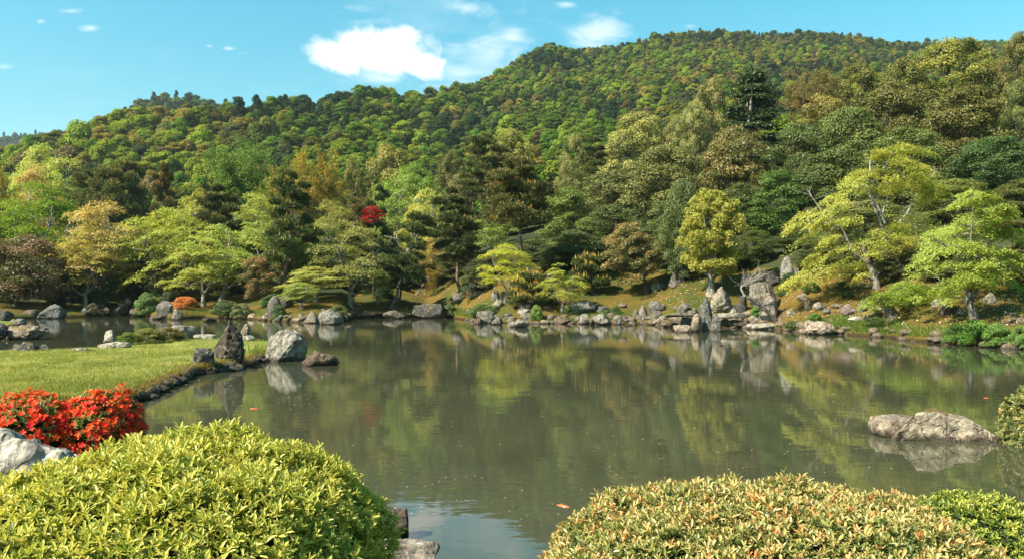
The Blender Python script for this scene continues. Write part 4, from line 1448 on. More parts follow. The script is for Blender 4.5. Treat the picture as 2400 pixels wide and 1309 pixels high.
rock(56, 92, 724, 737, 'slab', BROWN, 'flat brown rock left of the blue-grey peaked boulder', moss=.12)
rock(306, 346, 720, 741, 'boulder', BROWN, 'brown boulder beneath the leafy green shrub')
rock(368, 407, 703, 746, 'block', GREY, 'tall grey boulder left of the orange azalea')
rock(402, 430, 721, 749, 'cone', PALE, 'egg-shaped pale stone at the water below the orange azalea', moss=-.2)
rock(350, 386, 738, 748, 'slab', BROWN, 'flat rusty stone at the foot of the tall grey boulder', moss=.1)
rock(476, 506, 742, 753, 'slab', BROWN, 'small low brown stone in the water right of the egg-shaped one')
# lawn
rock(242, 274, 772, 806, 'block', WHITE, 'rugged white stone at the back of the lawn', moss=-.25)
rock(232, 306, 800, 815, 'slab', WHITE, 'long white flat slab in front of the rugged white stone', moss=-.3, depth=.45)
rock(172, 216, 814, 821, 'slab', WHITE, 'low white slab half hidden in the grass at the left', moss=-.3)
rock(398, 461, 760, 793, 'block', PALE, 'light grey block with a dark right face behind the lawn', moss=-.15)
rock(414, 443, 779, 794, 'boulder', PALE, 'small pale stone in front of the light grey block', moss=-.2)
rock(452, 508, 782, 793, 'slab', WHITE, 'thin white slab at the back edge of the lawn', moss=-.3, depth=.5)
rock(502, 575, 748, 840, 'cone', (0.10, 0.082, 0.07), 'tall dark brown cone-shaped stone standing in the lawn', moss=.04, sub=5)
rock(562, 586, 757, 792, 'spire', PINK, 'pale upright stone behind the dark cone-shaped one', moss=-.2)
rock(570, 598, 784, 797, 'boulder', WHITE, 'small white stone right of the dark cone-shaped one', moss=-.3)
rock(445, 503, 813, 872, 'boulder', (0.14, 0.135, 0.13), 'dark mottled stone on the lawn edge over the water', moss=-.05, sub=5)
rock(624, 720, 769, 847, 'boulder', (0.34, 0.335, 0.32), 'large light stone with an overhanging top at the lawn tip', moss=.05, sub=5, sink=.3)
rock(712, 794, 820, 857, 'cone', BROWN, 'low layered brown stone in the water at the lawn tip', moss=.06)
rock(586, 604, 826, 848, 'cone', DARK, 'little dark stone between the cone-shaped and the large light stones')
rock(516, 568, 852, 869, 'slab', DARK, 'dark flat stones along the lawn edge', moss=.05)
rock(600, 626, 838, 850, 'slab', BROWN, 'small brown edging stone by the large light stone', moss=.1)
# shore, centre left
rock(627, 661, 692, 746, 'spire', (0.15, 0.145, 0.135), 'tall lichen-spotted upright rock at the shore', moss=-.02)
rock(655, 688, 692, 722, 'block', DARK, 'dark square rock joined to the tall lichen-spotted one', moss=.05)
rock(688, 717, 675, 708, 'boulder', (0.05, 0.05, 0.055), 'black rock behind the weeping green maple', moss=-.2)
rock(616, 636, 732, 749, 'boulder', WHITE, 'small white rock in front of the tall lichen-spotted one', moss=-.25)
rock(603, 618, 738, 749, 'boulder', BROWN, 'small brown rock left of the white one')
rock(579, 604, 732, 746, 'cone', WARM, 'tan wedge-shaped stone at the shore', moss=0)
rock(647, 666, 737, 753, 'block', GREY, 'small grey shore block right of the tall lichen-spotted rock')
rock(665, 688, 743, 754, 'slab', BROWN, 'low brown stone in the pebbly row')
rock(686, 708, 744, 755, 'slab', PINK, 'low pinkish stone in the pebbly row')
rock(710, 753, 727, 757, 'cone', (0.24, 0.21, 0.18), 'brown-grey wedge rock against the big pale boulder')
rock(746, 804, 723, 760, 'boulder', (0.30, 0.30, 0.29), 'big pale grey boulder at the water below the moss', moss=-.12)
rock(801, 818, 734, 751, 'cone', GREY, 'small pointed grey rock right of the big pale boulder')
rock(820, 852, 719, 745, 'boulder', BROWN, 'mossy brown rock at the shore left of the front pine', moss=.14)
rock(840, 896, 726, 745, 'boulder', BROWN, 'low moss-covered rock under the front pine', moss=.2)
rock(898, 948, 726, 746, 'boulder', GREY, 'grey mossy rock at the foot of the front pine', moss=.08)
rock(968, 1042, 710, 745, 'slab', DARK, 'long dark ledge overhanging the inlet', moss=.08)
# centre
rock(1059, 1094, 684, 712, 'boulder', GREY, 'moss-streaked boulder on the rise below the grey-green tree', moss=.1)
rock(1151, 1171, 679, 710, 'spire', PALE, 'upright grey stone under the yellow-green maple', moss=0)
rock(1153, 1181, 700, 722, 'cone', PALE, 'pale sloping stone leaning at the foot of the upright grey one')
rock(1172, 1186, 681, 702, 'spire', GREY, 'mossy little upright stone beside the upright grey one', moss=.12)
rock(1117, 1161, 727, 757, 'block', PALE, 'pale flat-topped block at the water in the middle', moss=-.2)
rock(1152, 1179, 741, 760, 'boulder', GREY, 'grey rock right of the flat-topped block', moss=-.1)
rock(1110, 1133, 744, 759, 'boulder', BROWN, 'brown weathered rock left of the flat-topped block', moss=.05)
rock(1182, 1202, 732, 750, 'boulder', DARK, 'dark rock on the shore behind the low pale islet stones')
rock(1191, 1214, 752, 766, 'boulder', PALE, 'low pale islet stone in the water, smaller of the pair', moss=-.2)
rock(1206, 1241, 749, 767, 'boulder', PALE, 'low pale islet stone in the water, larger of the pair', moss=-.2)
rock(1219, 1248, 732, 754, 'block', PALE, 'pale block behind the low islet stones', moss=-.1)
rock(1213, 1246, 723, 736, 'slab', PALE, 'flat pale stone above the islet stones')
rock(1217, 1244, 709, 729, 'boulder', (0.2, 0.17, 0.16), 'purplish rock by the foot of the young bushy pine')
rock(1238, 1253, 689, 708, 'spire', PALE, 'small pale upright stone behind the young bushy pine')
rock(1336, 1399, 702, 735, 'boulder', (0.23, 0.235, 0.23), 'large grey boulder with a moss patch right of the small maple', moss=.02)
rock(1326, 1354, 702, 722, 'boulder', PINK, 'pinkish stone behind the large grey boulder')
rock(1402, 1431, 716, 733, 'boulder', BLUE, 'smooth blue-grey stone right of the large grey boulder', moss=-.3)
rock(1358, 1386, 734, 759, 'boulder', PALE, 'pale shore rock below the large grey boulder')
rock(1380, 1396, 744, 760, 'boulder', BROWN, 'round mossy stone between two pale shore rocks', moss=.3)
rock(1389, 1434, 732, 761, 'boulder', PALE, 'broad pale pitted rock at the shore', moss=-.15)
rock(1266, 1292, 748, 758, 'slab', PINK, 'low pinkish shore stones left of the ledge')
rock(1296, 1342, 745, 758, 'slab', BROWN, 'low brown shore ledge below the small maple', moss=.08)
rock(1436, 1457, 737, 760, 'boulder', PALE, 'pale rock right of the pitted one')
rock(1455, 1470, 737, 757, 'boulder', DARK, 'dark rock in the line of shore rocks')
rock(1472, 1493, 748, 762, 'cone', BROWN, 'brown peaked stone in the water edge')
rock(1482, 1498, 723, 748, 'boulder', GREY, 'grey rock left of the knobbly column')
rock(1497, 1519, 714, 759, 'spire', (0.27, 0.23, 0.23), 'knobbly upright column of rock at the shore', moss=-.15)
rock(1517, 1560, 702, 734, 'boulder', GREY, 'large dark-sided grey boulder behind the knobbly column')
rock(1525, 1551, 727, 747, 'block', GREY, 'square grey stone below the large dark-sided boulder')
rock(1529, 1562, 744, 759, 'boulder', PINK, 'pinkish rubble stone at the water')
rock(1552, 1587, 749, 766, 'boulder', BROWN, 'rusty brown stone at the water left of the slab bridge', moss=.06)
rock(1589, 1622, 706, 732, 'cone', GREY, 'rough peaked rock on the bank behind the slab bridge')
rock(1620, 1634, 719, 733, 'boulder', GREY, 'little grey rock left of the standing stone')
rock(1593, 1627, 738, 762, 'block', GREY, 'grey pier stone under the slab bridge', moss=.05)
rock(1545, 1562, 737, 752, 'boulder', PALE, 'little pale stone under the end of the slab bridge')
rock(1558, 1642, 731, 741, 'slab', PALE, 'long flat slab bridge of stone left of the standing stone', moss=-.02, depth=.35, d=54.5, sink=0)
rock(1674, 1752, 732, 744, 'slab', PALE, 'long flat slab of stone right of the standing stone', moss=-.1, depth=.35, d=53.8, sink=0)
rock(1641, 1671, 696, 776, 'spire', (0.16, 0.17, 0.175), 'tall dark standing stone in the water', moss=-.3, sub=5)
rock(1619, 1647, 733, 777, 'spire', PINK, 'pale stone leaning on the left of the standing stone', moss=-.05)
rock(1666, 1691, 734, 777, 'spire', (0.18, 0.18, 0.18), 'smaller grey stone leaning on the right of the standing stone', moss=-.1)
rock(1579, 1624, 760, 778, 'slab', PINK, 'low pale blocks in the water left of the standing stone', moss=-.1)
rock(1664, 1720, 671, 733, 'boulder', (0.36, 0.33, 0.29), 'big pale boulder at the foot of the golden tree', moss=-.2, sub=5)
rock(1707, 1742, 717, 754, 'cone', PALE, 'pointed pale rock right of the standing stone', moss=-.2)
rock(1689, 1757, 747, 767, 'boulder', BROWN, 'rusty mossy rock base under the pointed pale rock', moss=.06)
rock(1754, 1782, 738, 754, 'boulder', PALE, 'small round grey rock near the dead tree')
rock(1752, 1817, 756, 771, 'slab', WHITE, 'low white flat rock at the water below the dead tree', moss=-.3)
rock(1754, 1826, 660, 738, 'block', (0.27, 0.25, 0.22), 'tall slab-faced rock of the dry waterfall', moss=-.15, sub=5)
rock(1780, 1828, 692, 752, 'cone', (0.34, 0.31, 0.29), 'pale pointed rock in front of the waterfall slab', moss=-.2)
rock(1733, 1752, 688, 726, 'spire', DARK, 'dark upright rock in the waterfall gap')
rock(1722, 1750, 708, 734, 'boulder', DARK, 'dark boulder right of the big pale one')
rock(1740, 1768, 727, 741, 'boulder', WARM, 'tan stone beside the round shrub near the dead tree')
rock(1829, 1861, 600, 652, 'spire', (0.30, 0.31, 0.31), 'tall pale standing stone high on the bank', moss=-.3)
rock(1861, 1880, 618, 642, 'spire', BLUE, 'small bluish stone right of the high standing stone', moss=-.2)
rock(1880, 1895, 618, 634, 'boulder', PALE, 'little pale stone farther right of the high standing stone')
rock(1790, 1830, 640, 672, 'boulder', DARK, 'dark rock above the waterfall slab', moss=.05)
rock(1868, 1896, 687, 707, 'boulder', PALE, 'pale weathered rock on the bare slope')
rock(1886, 1906, 702, 727, 'spire', GREY, 'dark upright stone on the bare slope')
rock(1905, 1940, 706, 727, 'boulder', PALE, 'pale lumpy rock on the bare slope', moss=-.2)
rock(1929, 1951, 721, 736, 'boulder', BLUE, 'small greenish stone on the bare slope', moss=-.1)
rock(1966, 2017, 710, 737, 'cone', (0.25, 0.20, 0.19), 'purple-brown angular rock on the bare slope', moss=-.25)
rock(2013, 2032, 703, 730, 'boulder', GREY, 'grey rock right of the purple-brown one')
rock(2044, 2078, 711, 737, 'boulder', PINK, 'pale rock behind the thick leaning trunk', moss=-.15)
rock(1986, 2025, 740, 754, 'slab', WHITE, 'white slab on the bank left of the leaning trunk', moss=-.3)
rock(2023, 2063, 736, 753, 'block', GREY, 'grey shrub-fringed rock beside the white slab', moss=.04)
rock(1842, 1866, 725, 740, 'slab', PALE, 'pale flat stone right of the dead tree')
rock(1883, 1912, 749, 772, 'boulder', PINK, 'pinkish rock behind the big pale shore boulder', moss=-.1)
rock(1889, 1957, 751, 784, 'boulder', (0.44, 0.38, 0.33), 'big pale pinkish boulder at the right-hand shore', moss=-.25, sub=5)
rock(1872, 1894, 771, 782, 'slab', PINK, 'low stone at the left foot of the big pinkish boulder')
rock(2198, 2246, 710, 738, 'boulder', BROWN, 'dark mossy rock under the green maple', moss=.05)
rock(2182, 2214, 698, 722, 'boulder', PALE, 'pale rock behind the dark mossy one')
rock(2244, 2268, 722, 738, 'slab', PALE, 'pale flat stone left of the green maple trunk')
rock(2306, 2334, 685, 714, 'boulder', PALE, 'pale rock in the shade right of the green maple trunk')
rock(2344, 2400, 738, 758, 'boulder', BROWN, 'low brown rock on the bank at the right edge', moss=.1)
rock(1566, 1604, 630, 672, 'cone', GREY, 'grey sloping rock by tree roots on the dark bank')
rock(1526, 1560, 660, 680, 'boulder', PALE, 'pale rock at the foot of the orange-tinted tree', moss=-.1)
# foreground
rock(2052, 2346, 948, 1030, 'slab', (0.62, 0.55, 0.47), 'long pale mossy rock alone in the water at the right', moss=.11, depth=.55, sub=5, sink=.7, prof=[(-1, .55), (-.82, .82), (-.6, 1.0), (-.25, .98), (.05, .84), (.28, .82), (.6, .60), (.85, .42), (1, .28)])
rock(2044, 2190, 972, 1022, 'slab', (0.33, 0.29, 0.25), 'flat stone spur at the left end of the lone rock', moss=.0, depth=.7)
rock(880, 958, 1187, 1268, 'block', (0.16, 0.12, 0.10), 'dark brown rock at the water behind the lime azalea', moss=.0, sub=5)
rock(880, 1030, 1260, 1330, 'slab', (0.42, 0.37, 0.33), 'pale flat stepping slab at the water edge', moss=-.3, depth=.8, d=6.0, sub=5)
rock(-150, 212, 992, 1190, 'boulder', (0.56, 0.54, 0.53), 'broad pale grey boulder below the red azalea', moss=-.35, depth=.7, d=4.6, sub=5)

# ------------------------------------------------------------------ shrubs on the far shore
def shrub(cx, top, w, base, color, label, **k):
    return tree('shrub', cx, top, w, base, color, label, **k)


shrub(436, 696, 70, 724, (0.62, 0.20, 0.06), 'orange flowering azalea beside the tall grey boulder')
shrub(345, 690, 66, 738, (0.16, 0.24, 0.06), 'leafy green shrub with one pink flower at the left shore')
shrub(372, 676, 50, 712, (0.30, 0.34, 0.09), 'yellow-green shrub left of the tall grey boulder')
shrub(400, 684, 50, 708, (0.10, 0.12, 0.05), 'dull green shrub behind the tall grey boulder')
shrub(298, 700, 46, 736, (0.13, 0.12, 0.08), 'greyish shrub right of the shadowed ledge')
shrub(462, 664, 66, 702, (0.30, 0.22, 0.13), 'pinkish pale shrub on the moss behind the speckled trunk')
shrub(128, 690, 50, 716, (0.20, 0.22, 0.04), 'yellow-green low shrub behind the blue-grey boulder')
shrub(216, 712, 36, 738, (0.26, 0.22, 0.12), 'straw-coloured little shrub near the small round rock')
shrub(530, 706, 80, 744, (0.12, 0.15, 0.05), 'dark azalea mound on the shore left of the orange-tinted tree')
shrub(566, 712, 60, 746, (0.20, 0.19, 0.08), 'olive azalea mound with pale tips on the shore')
shrub(640, 690, 60, 718, (0.07, 0.13, 0.03), 'dark green low shrub behind the tall lichen-spotted rock')
shrub(655, 716, 34, 744, (0.10, 0.18, 0.04), 'small green shrub against the tall lichen-spotted rock')
shrub(790, 716, 60, 740, (0.14, 0.16, 0.05), 'low green plants on the moss above the big pale boulder')
shrub(1055, 714, 60, 744, (0.13, 0.17, 0.06), 'green reeds and ferns at the mouth of the inlet')
shrub(1135, 712, 90, 738, (0.16, 0.20, 0.06), 'grassy plants behind the pale flat-topped block')
shrub(1258, 716, 36, 752, (0.24, 0.32, 0.06), 'bright green upright shrub at the shore left of the small maple')
shrub(1335, 716, 34, 734, (0.16, 0.24, 0.05), 'green tuft at the foot of the small pale-green maple')
shrub(1444, 718, 30, 735, (0.10, 0.16, 0.03), 'clipped round green shrub on the bank above the shore rocks')
shrub(1418, 726, 34, 740, (0.15, 0.20, 0.04), 'low green cushion under the smooth blue-grey stone')
shrub(1770, 720, 26, 742, (0.14, 0.26, 0.03), 'clipped round bright shrub near the dead tree')
shrub(1834, 668, 34, 692, (0.07, 0.13, 0.03), 'round dark shrub on the slope right of the waterfall slab')
shrub(1912, 734, 40, 754, (0.13, 0.22, 0.03), 'low round shrub above the big pinkish boulder')
shrub(1900, 660, 46, 686, (0.10, 0.16, 0.03), 'round shrub under the drooping end of the yellow-green maple')
shrub(1985, 680, 34, 698, (0.08, 0.14, 0.03), 'small round dark shrub in the middle of the bare slope')
shrub(1975, 660, 30, 680, (0.07, 0.13, 0.03), 'dark round shrub higher up behind the small round one')
shrub(1858, 752, 50, 772, (0.12, 0.15, 0.05), 'dark low plants at the shore right of the dead tree')
shrub(1850, 640, 40, 664, (0.07, 0.12, 0.03), 'dark green cushion below the high standing stone')
shrub(2290, 752, 90, 808, (0.16, 0.30, 0.04), 'bright green ferny shrub hanging over the water at the right')
shrub(2340, 760, 80, 812, (0.15, 0.27, 0.05), 'second ferny green shrub nearer the right edge')
shrub(2240, 760, 60, 802, (0.13, 0.24, 0.04), 'ferny green shrub left of the brighter one')
shrub(2392, 765, 60, 816, (0.18, 0.26, 0.05), 'yellowish ferny shrub cut by the right edge')
shrub(2050, 744, 60, 766, (0.10, 0.16, 0.04), 'dark green plants around the grey rock by the leaning trunk')
shrub(300, 780, 56, 806, (0.20, 0.25, 0.04), 'green azalea mound behind the white slab on the lawn')
shrub(350, 770, 90, 803, (0.22, 0.19, 0.05), 'brownish azalea mound on the lawn, left half of the hedge')
shrub(395, 768, 80, 799, (0.24, 0.19, 0.05), 'brownish azalea mound on the lawn, right half of the hedge')
shrub(1295, 690, 40, 712, (0.12, 0.15, 0.05), 'low green plants under the big pine')
shrub(900, 672, 60, 700, (0.07, 0.11, 0.03), 'dark low bush in the shade left of the front pine')
shrub(1105, 660, 60, 700, (0.10, 0.11, 0.06), 'grey bush on the mossy rise left of the yellow-green maple')


# pink flower on the leafy shrub, iris clump by the lawn stones
def iris():
    p = ground_hit(600, 826)
    rng = np.random.default_rng(8)
    root = add('iris_plant', None, None, tuple(p))
    bl = []
    for k in range(26):
        a, r = rng.uniform(0, 6.28), rng.uniform(0, .45)
        b = np.array([math.cos(a) * r, math.sin(a) * r * .6, -.05])
        h = rng.uniform(.25, .5)
        e = b + np.array([rng.normal(0, .10), rng.normal(0, .1), h])
        s = norm(np.array([rng.normal(), rng.normal(), 0])) * .014
        m = (b + e) / 2 + np.array([0, 0, .03])
        V = np.array([b - s, b + s, m + s * .9, e, m - s * .9])
        o = add('leaf', mesh_from('iris_leaf', V, np.array([[0, 1, 2, 3, 4]]), [M['maple']], {'tone': [rng.uniform(.2, .8)]}), root, color=(0.14, 0.26, 0.04))
    tag(root, 'clump of upright iris leaves on the lawn beside the dark cone-shaped stone', 'plant')


iris()


# rubble along the far waterline, too small to tell apart one by one
def rubble():
    rng = np.random.default_rng(66)
    U, Fc = ico(2)
    parts = []
    for k in range(330):
        px = rng.uniform(1095, 1960) if k < 230 else rng.uniform(560, 1000) if k < 290 else rng.uniform(1960, 2400)
        s = rng.uniform(-.35, .9) if rng.random() < .8 else rng.uniform(.5, 4)
        d, z = garden_prof(px)
        dd = d[3] + s
        zz = max(-.05, float(np.interp(dd, d, z)))
        r = rng.uniform(.10, .34)
        P = U * (1 + .22 * vnoise(U + k, 1.6, k, 2))[:, None] * np.array([r * rng.uniform(.8, 1.6), r, r * rng.uniform(.5, .95)])
        a = rng.uniform(0, 6.28)
        P = np.stack([P[:, 0] * math.cos(a) - P[:, 1] * math.sin(a), P[:, 0] * math.sin(a) + P[:, 1] * math.cos(a), P[:, 2]], 1)
        parts.append((P + np.array([(px - CX) / F * dd, dd, zz + r * .2]), Fc))
    v, fs = merge(parts)
    o = add('shore_rubble', mesh_from('shore_rubble', v, fs, [M['rock']], smooth=True), color=(0.21, 0.175, 0.14))
    o['moss'] = .03
    tag(o, 'small stones and rubble strewn along the far waterline', 'stones', None, 'stuff')


rubble()


def edging():
    rng = np.random.default_rng(67)
    U, Fc = ico(2)
    parts = []
    poly = np.array(LAWN[:13])
    for k in range(150):
        i = rng.integers(0, 12)
        t = rng.random()
        q = poly[i] * (1 - t) + poly[i + 1] * t + rng.normal(0, .09, 2)
        r = rng.uniform(.07, .22)
        P = U * (1 + .25 * vnoise(U + k, 1.7, k, 2))[:, None] * np.array([r * rng.uniform(.9, 1.7), r, r * rng.uniform(.6, 1.0)])
        parts.append((P + np.array([q[0], q[1], rng.uniform(.0, .12)]), Fc))
    v, fs = merge(parts)
    o = add('lawn_edging', mesh_from('lawn_edging', v, fs, [M['rock']], smooth=True), color=(0.11, 0.095, 0.08))
    o['moss'] = .12
    tag(o, 'dark mossy stones edging the lawn at the water', 'stones', None, 'stuff')


edging()

# ------------------------------------------------------------------ wooded hill
LOWVIS = [(-100, 430), (0, 425), (200, 420), (450, 400), (480, 370), (560, 320), (640, 330), (720, 340), (790, 375), (830, 370), (900, 350), (1000, 360), (1060, 350), (1120, 320), (1240, 315), (1270, 360), (1320, 345),
          (1400, 330), (1440, 290), (1480, 270), (1600, 270), (1640, 215), (1750, 165), (1850, 165), (1900, 160), (2000, 150), (2150, 125), (2250, 105), (2400, 95), (2500, 95)]
HILLCOL = [('fresh green', (0.115, 0.185, 0.022)), ('lime', (0.22, 0.26, 0.030)), ('olive', (0.140, 0.140, 0.030)), ('dark green', (0.040, 0.070, 0.024)), ('russet', (0.175, 0.125, 0.055)),
           ('golden', (0.27, 0.22, 0.045)), ('grey-green', (0.105, 0.125, 0.050))]
PIPE = {'l': [.20, .26, .14, .12, .05, .15, .08], 'm': [.34, .18, .15, .20, .03, .04, .06], 'r': [.16, .14, .24, .22, .06, .08, .10]}
rngH = np.random.default_rng(99)


def hill_candidates():
    out = []
    px = -90.0
    cols = []
    y_step = 0
    for row in range(130):
        x = -110 + rngH.uniform(0, 20)
        while x < 2520:
            ys, yl = interp(x, SKYL), interp(x, LOWVIS) + 70
            d_, z_ = hill_prof(x)
            py_ = HY - (z_[:24] - EYE) / d_[:24] * F
            # walk the slope in rows: the row index gives a fraction in size-compensated steps
            dr = d_[23]
            g_ = float(np.interp(dr, [300, 450, 760], [1.0, .85, .62]))
            cw = 7.2 * g_ / dr * F
            yr = ys + 5 + row * cw * .33 * (1 + .035 * row)
            if yr > yl + 30:
                x += cw * .8
                continue
            yc = yr + rngH.normal(0, cw * .10)
            t = np.interp(yc + cw * .45, py_[::-1], d_[:24][::-1])
            cw = 7.2 * g_ / t * F
            out.append((x + rngH.normal(0, cw * .12), t, g_))
            x += cw * rngH.uniform(.52, .80)
    return out


cand = []
for x, d, g_ in hill_candidates():
    d = float(np.clip(d, D2 + 4, interp(x, DR) - 1))
    X = (x - CX) / F * d
    dz = np.interp(d, *hill_prof(x))
    s = float(rngH.uniform(.58, 1.2))
    if rngH.random() < .14:
        s *= 1.35
    s *= g_ ** .9
    hscale = s * float(rngH.uniform(.82, 1.2))
    topy = HY - (dz + 8 * hscale - EYE) / d * F
    g = 'l' if x < 620 else ('m' if x < 1480 else 'r')
    pr = np.array(PIPE[g])
    nz = float(vnoise(np.array([[x / 130.0, d / 60.0, 2.0]]), 1, 5)[0])
    pr = pr * np.exp(np.array([.9, 2.0, -.3, -2.2, .2, 1.4, -.4]) * nz)
    ci = int(rngH.choice(7, p=pr / pr.sum()))
    cand.append({'x': x, 'd': d, 'p': (X, d, float(dz) - .4), 's': s, 'h': hscale, 'top': topy, 'c': ci, 'size': s * 8.5 / d * F})

seen = [c for c in cand if c['top'] < interp(c['x'], LOWVIS) - 4 and -5 < c['x'] < 2405]
seen.sort(key=lambda c: -c['size'])
indiv = seen[:296]
ids = {id(c) for c in indiv}
rest = [c for c in cand if id(c) not in ids]

ZONES = [(90, 'at the far left end of the hill'), (190, 'above the cream-yellow tree at the left'), (270, 'above the slim pines at the left'), (350, 'left below the far round peak'), (430, 'straight below the far round peak'),
         (510, 'right of the far round peak'), (580, 'below the first two ridge conifers'), (680, 'below the last ridge conifer'), (770, 'above the orange-yellow tree'),
         (850, 'below the left end of the white cloud'), (930, 'above the golden-brown dome'), (1010, 'below the right end of the white cloud'), (1090, 'under the saddle of the ridge'), (1170, 'above the tall red-trunked pine'),
         (1250, 'on the flank below the ragged pine'), (1330, 'below the first summit'), (1410, 'above the lone cream-gold evergreen'), (1490, 'between the two summits'), (1570, 'above the cream-gold mound'),
         (1650, 'left below the highest summit'), (1730, 'straight below the highest summit'), (1830, 'above the dark conifer'), (1930, 'above the brown feathery tree'), (2060, 'right of the highest summit'), (2600, 'at the right end of the ridge')]
labelled = []
for c in indiv:
    ci = c['c']
    nm, colr = HILLCOL[ci]
    i = int(rngH.integers(0, 9))
    conif = ci == 3 and rngH.random() < .35
    me = CONIF[i % 2] if conif else HILL[i]
    j = rngH.uniform(.8, 1.2)
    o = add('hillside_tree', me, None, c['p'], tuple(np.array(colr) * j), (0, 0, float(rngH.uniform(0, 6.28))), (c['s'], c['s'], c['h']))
    ys = interp(c['x'], SKYL)
    yl = interp(c['x'], LOWVIS)
    f = (c['top'] - ys) / max(20.0, yl - ys)
    band = 'on the ridge' if c['top'] < ys + 8 else 'high' if f < .33 else 'halfway down' if f < .66 else 'low'
    zone = [z for lim, z in ZONES if c['x'] < lim][0]
    sz = 'broad' if c['s'] > 1.2 else 'small' if c['s'] < .75 else ''
    shape = 'conifer' if conif else ('tall-crowned tree' if c['h'] / c['s'] > 1.12 else 'round-crowned tree' if c['h'] / c['s'] > .95 else 'flat-crowned tree')
    lab = ' '.join(w for w in (sz, nm, shape, band, zone) if w)
    labelled.append((o, lab, c))
by = {}
for o, lab, c in labelled:
    by.setdefault(lab, []).append((c['x'], c['top'], o))
for lab, L_ in by.items():
    L_.sort(key=lambda q: q[0])
    for i, (x_, y_, o) in enumerate(L_):
        suf = '' if len(L_) == 1 else (', leftmost one' if i == 0 else ', rightmost one' if i == len(L_) - 1 else ', %s one' % ('second', 'third', 'fourth', 'fifth')[min(3, i - 1)])
        tag(o, lab + suf, 'tree', 'trees covering the lower hill')


def forest_nodes():
    ng = bpy.data.node_groups.new('scatter_forest', 'GeometryNodeTree')
    ng.interface.new_socket('Geometry', in_out='INPUT', socket_type='NodeSocketGeometry')
    ng.interface.new_socket('Geometry', in_out='OUTPUT', socket_type='NodeSocketGeometry')
    N, L_ = ng.nodes, ng.links
    gi, go = N.new('NodeGroupInput'), N.new('NodeGroupOutput')
    ci = N.new('GeometryNodeCollectionInfo')
    ci.inputs['Collection'].default_value = FOREST_COL
    ci.inputs['Separate Children'].default_value = True
    ci.inputs['Reset Children'].default_value = True
    ip = N.new('GeometryNodeInstanceOnPoints')
    ip.inputs['Pick Instance'].default_value = True

    def attr(nm, ty):
        a = N.new('GeometryNodeInputNamedAttribute')
        a.data_type = ty
        a.inputs['Name'].default_value = nm
        return a.outputs['Attribute']
    L_.new(gi.outputs[0], ip.inputs['Points'])
    L_.new(ci.outputs[0], ip.inputs['Instance'])
    L_.new(attr('idx', 'INT'), ip.inputs['Instance Index'])
    L_.new(attr('rot', 'FLOAT_VECTOR'), ip.inputs['Rotation'])
    L_.new(attr('scl', 'FLOAT_VECTOR'), ip.inputs['Scale'])
    L_.new(ip.outputs[0], go.inputs[0])
    return ng


FOREST_NG = forest_nodes()


def forest(name, items, seed, dark=3):
    rng = np.random.default_rng(seed)
    n = len(items)
    me = bpy.data.meshes.new(name)
    me.vertices.add(n)
    me.vertices.foreach_set('co', np.array([q[0] for q in items], np.float32).ravel())
    idx = rng.integers(0, 9, n)
    col = np.ones((n, 4), np.float32)
    for i, (p, s, h, c) in enumerate(items):
        col[i, :3] = np.array(c) * rng.uniform(.8, 1.2)
        if c[0] < .06 and rng.random() < .4:
            idx[i] = 9 + rng.integers(0, 2)
    a = me.attributes.new('idx', 'INT', 'POINT'); a.data.foreach_set('value', idx.astype(np.int32))
    a = me.attributes.new('rot', 'FLOAT_VECTOR', 'POINT'); a.data.foreach_set('vector', np.stack([np.zeros(n), np.zeros(n), rng.uniform(0, 6.28, n)], 1).astype(np.float32).ravel())
    a = me.attributes.new('scl', 'FLOAT_VECTOR', 'POINT'); a.data.foreach_set('vector', np.array([(q[1], q[1], q[2]) for q in items], np.float32).ravel())
    a = me.attributes.new('col', 'FLOAT_COLOR', 'POINT'); a.data.foreach_set('color', col.ravel())
    o = add(name, me)
    md = o.modifiers.new('scatter', 'NODES')
    md.node_group = FOREST_NG
    return o


# trees on the level ground between the garden and the hill, glimpsed through gaps only
gap = []
for d in (128, 137, 147, 158, 170):
    x = -.72 * d
    while x < .72 * d:
        y = d + rngH.uniform(-4, 4)
        s = rngH.uniform(.7, 1.1)
        gap.append(((x, y, terrain(x, y) - .3), s, s * .9, HILLCOL[int(rngH.choice([0, 2, 3, 6]))][1]))
        x += rngH.uniform(4, 7)
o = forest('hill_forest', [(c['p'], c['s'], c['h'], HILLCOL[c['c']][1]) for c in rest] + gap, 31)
tag(o, 'mixed green forest covering the upper hill', 'forest', None, 'stuff')


def far_items(sk, px0, px1, d0, d1, rows, seed, cols):
    rng = np.random.default_rng(seed)
    pf = far_prof_factory([(p, y + 8) for p, y in sk], d0, d1)
    out = []
    for r in range(rows):
        x = px0
        while x < px1:
            d_, z_ = pf(x)
            d = d1 - (d1 - d0) * .035 * r + rng.normal(0, 3)
            cw = 8.3 / d * F
            s = rng.uniform(.8, 1.5)
            out.append((((x - CX) / F * d, d, float(np.interp(d, d_, z_)) - .5), s, s * rng.uniform(.8, 1.3), cols[int(rng.integers(0, len(cols)))]))
            x += cw * rng.uniform(.6, 1.0)
    return out


fi = far_items(FAR1, 180, 600, 520, 760, 9, 41, [HILLCOL[0][1], HILLCOL[2][1], HILLCOL[3][1], HILLCOL[6][1], HILLCOL[3][1]])
o = forest('peak_forest', fi, 42)
tag(o, 'dark forest on the far round peak', 'forest', None, 'stuff')
fi = far_items(FAR2, -120, 300, 900, 1500, 8, 43, [HILLCOL[3][1], HILLCOL[6][1]])
o = forest('distant_forest', fi, 44)
tag(o, 'bluish far forest at the left edge of the skyline', 'forest', None, 'stuff')


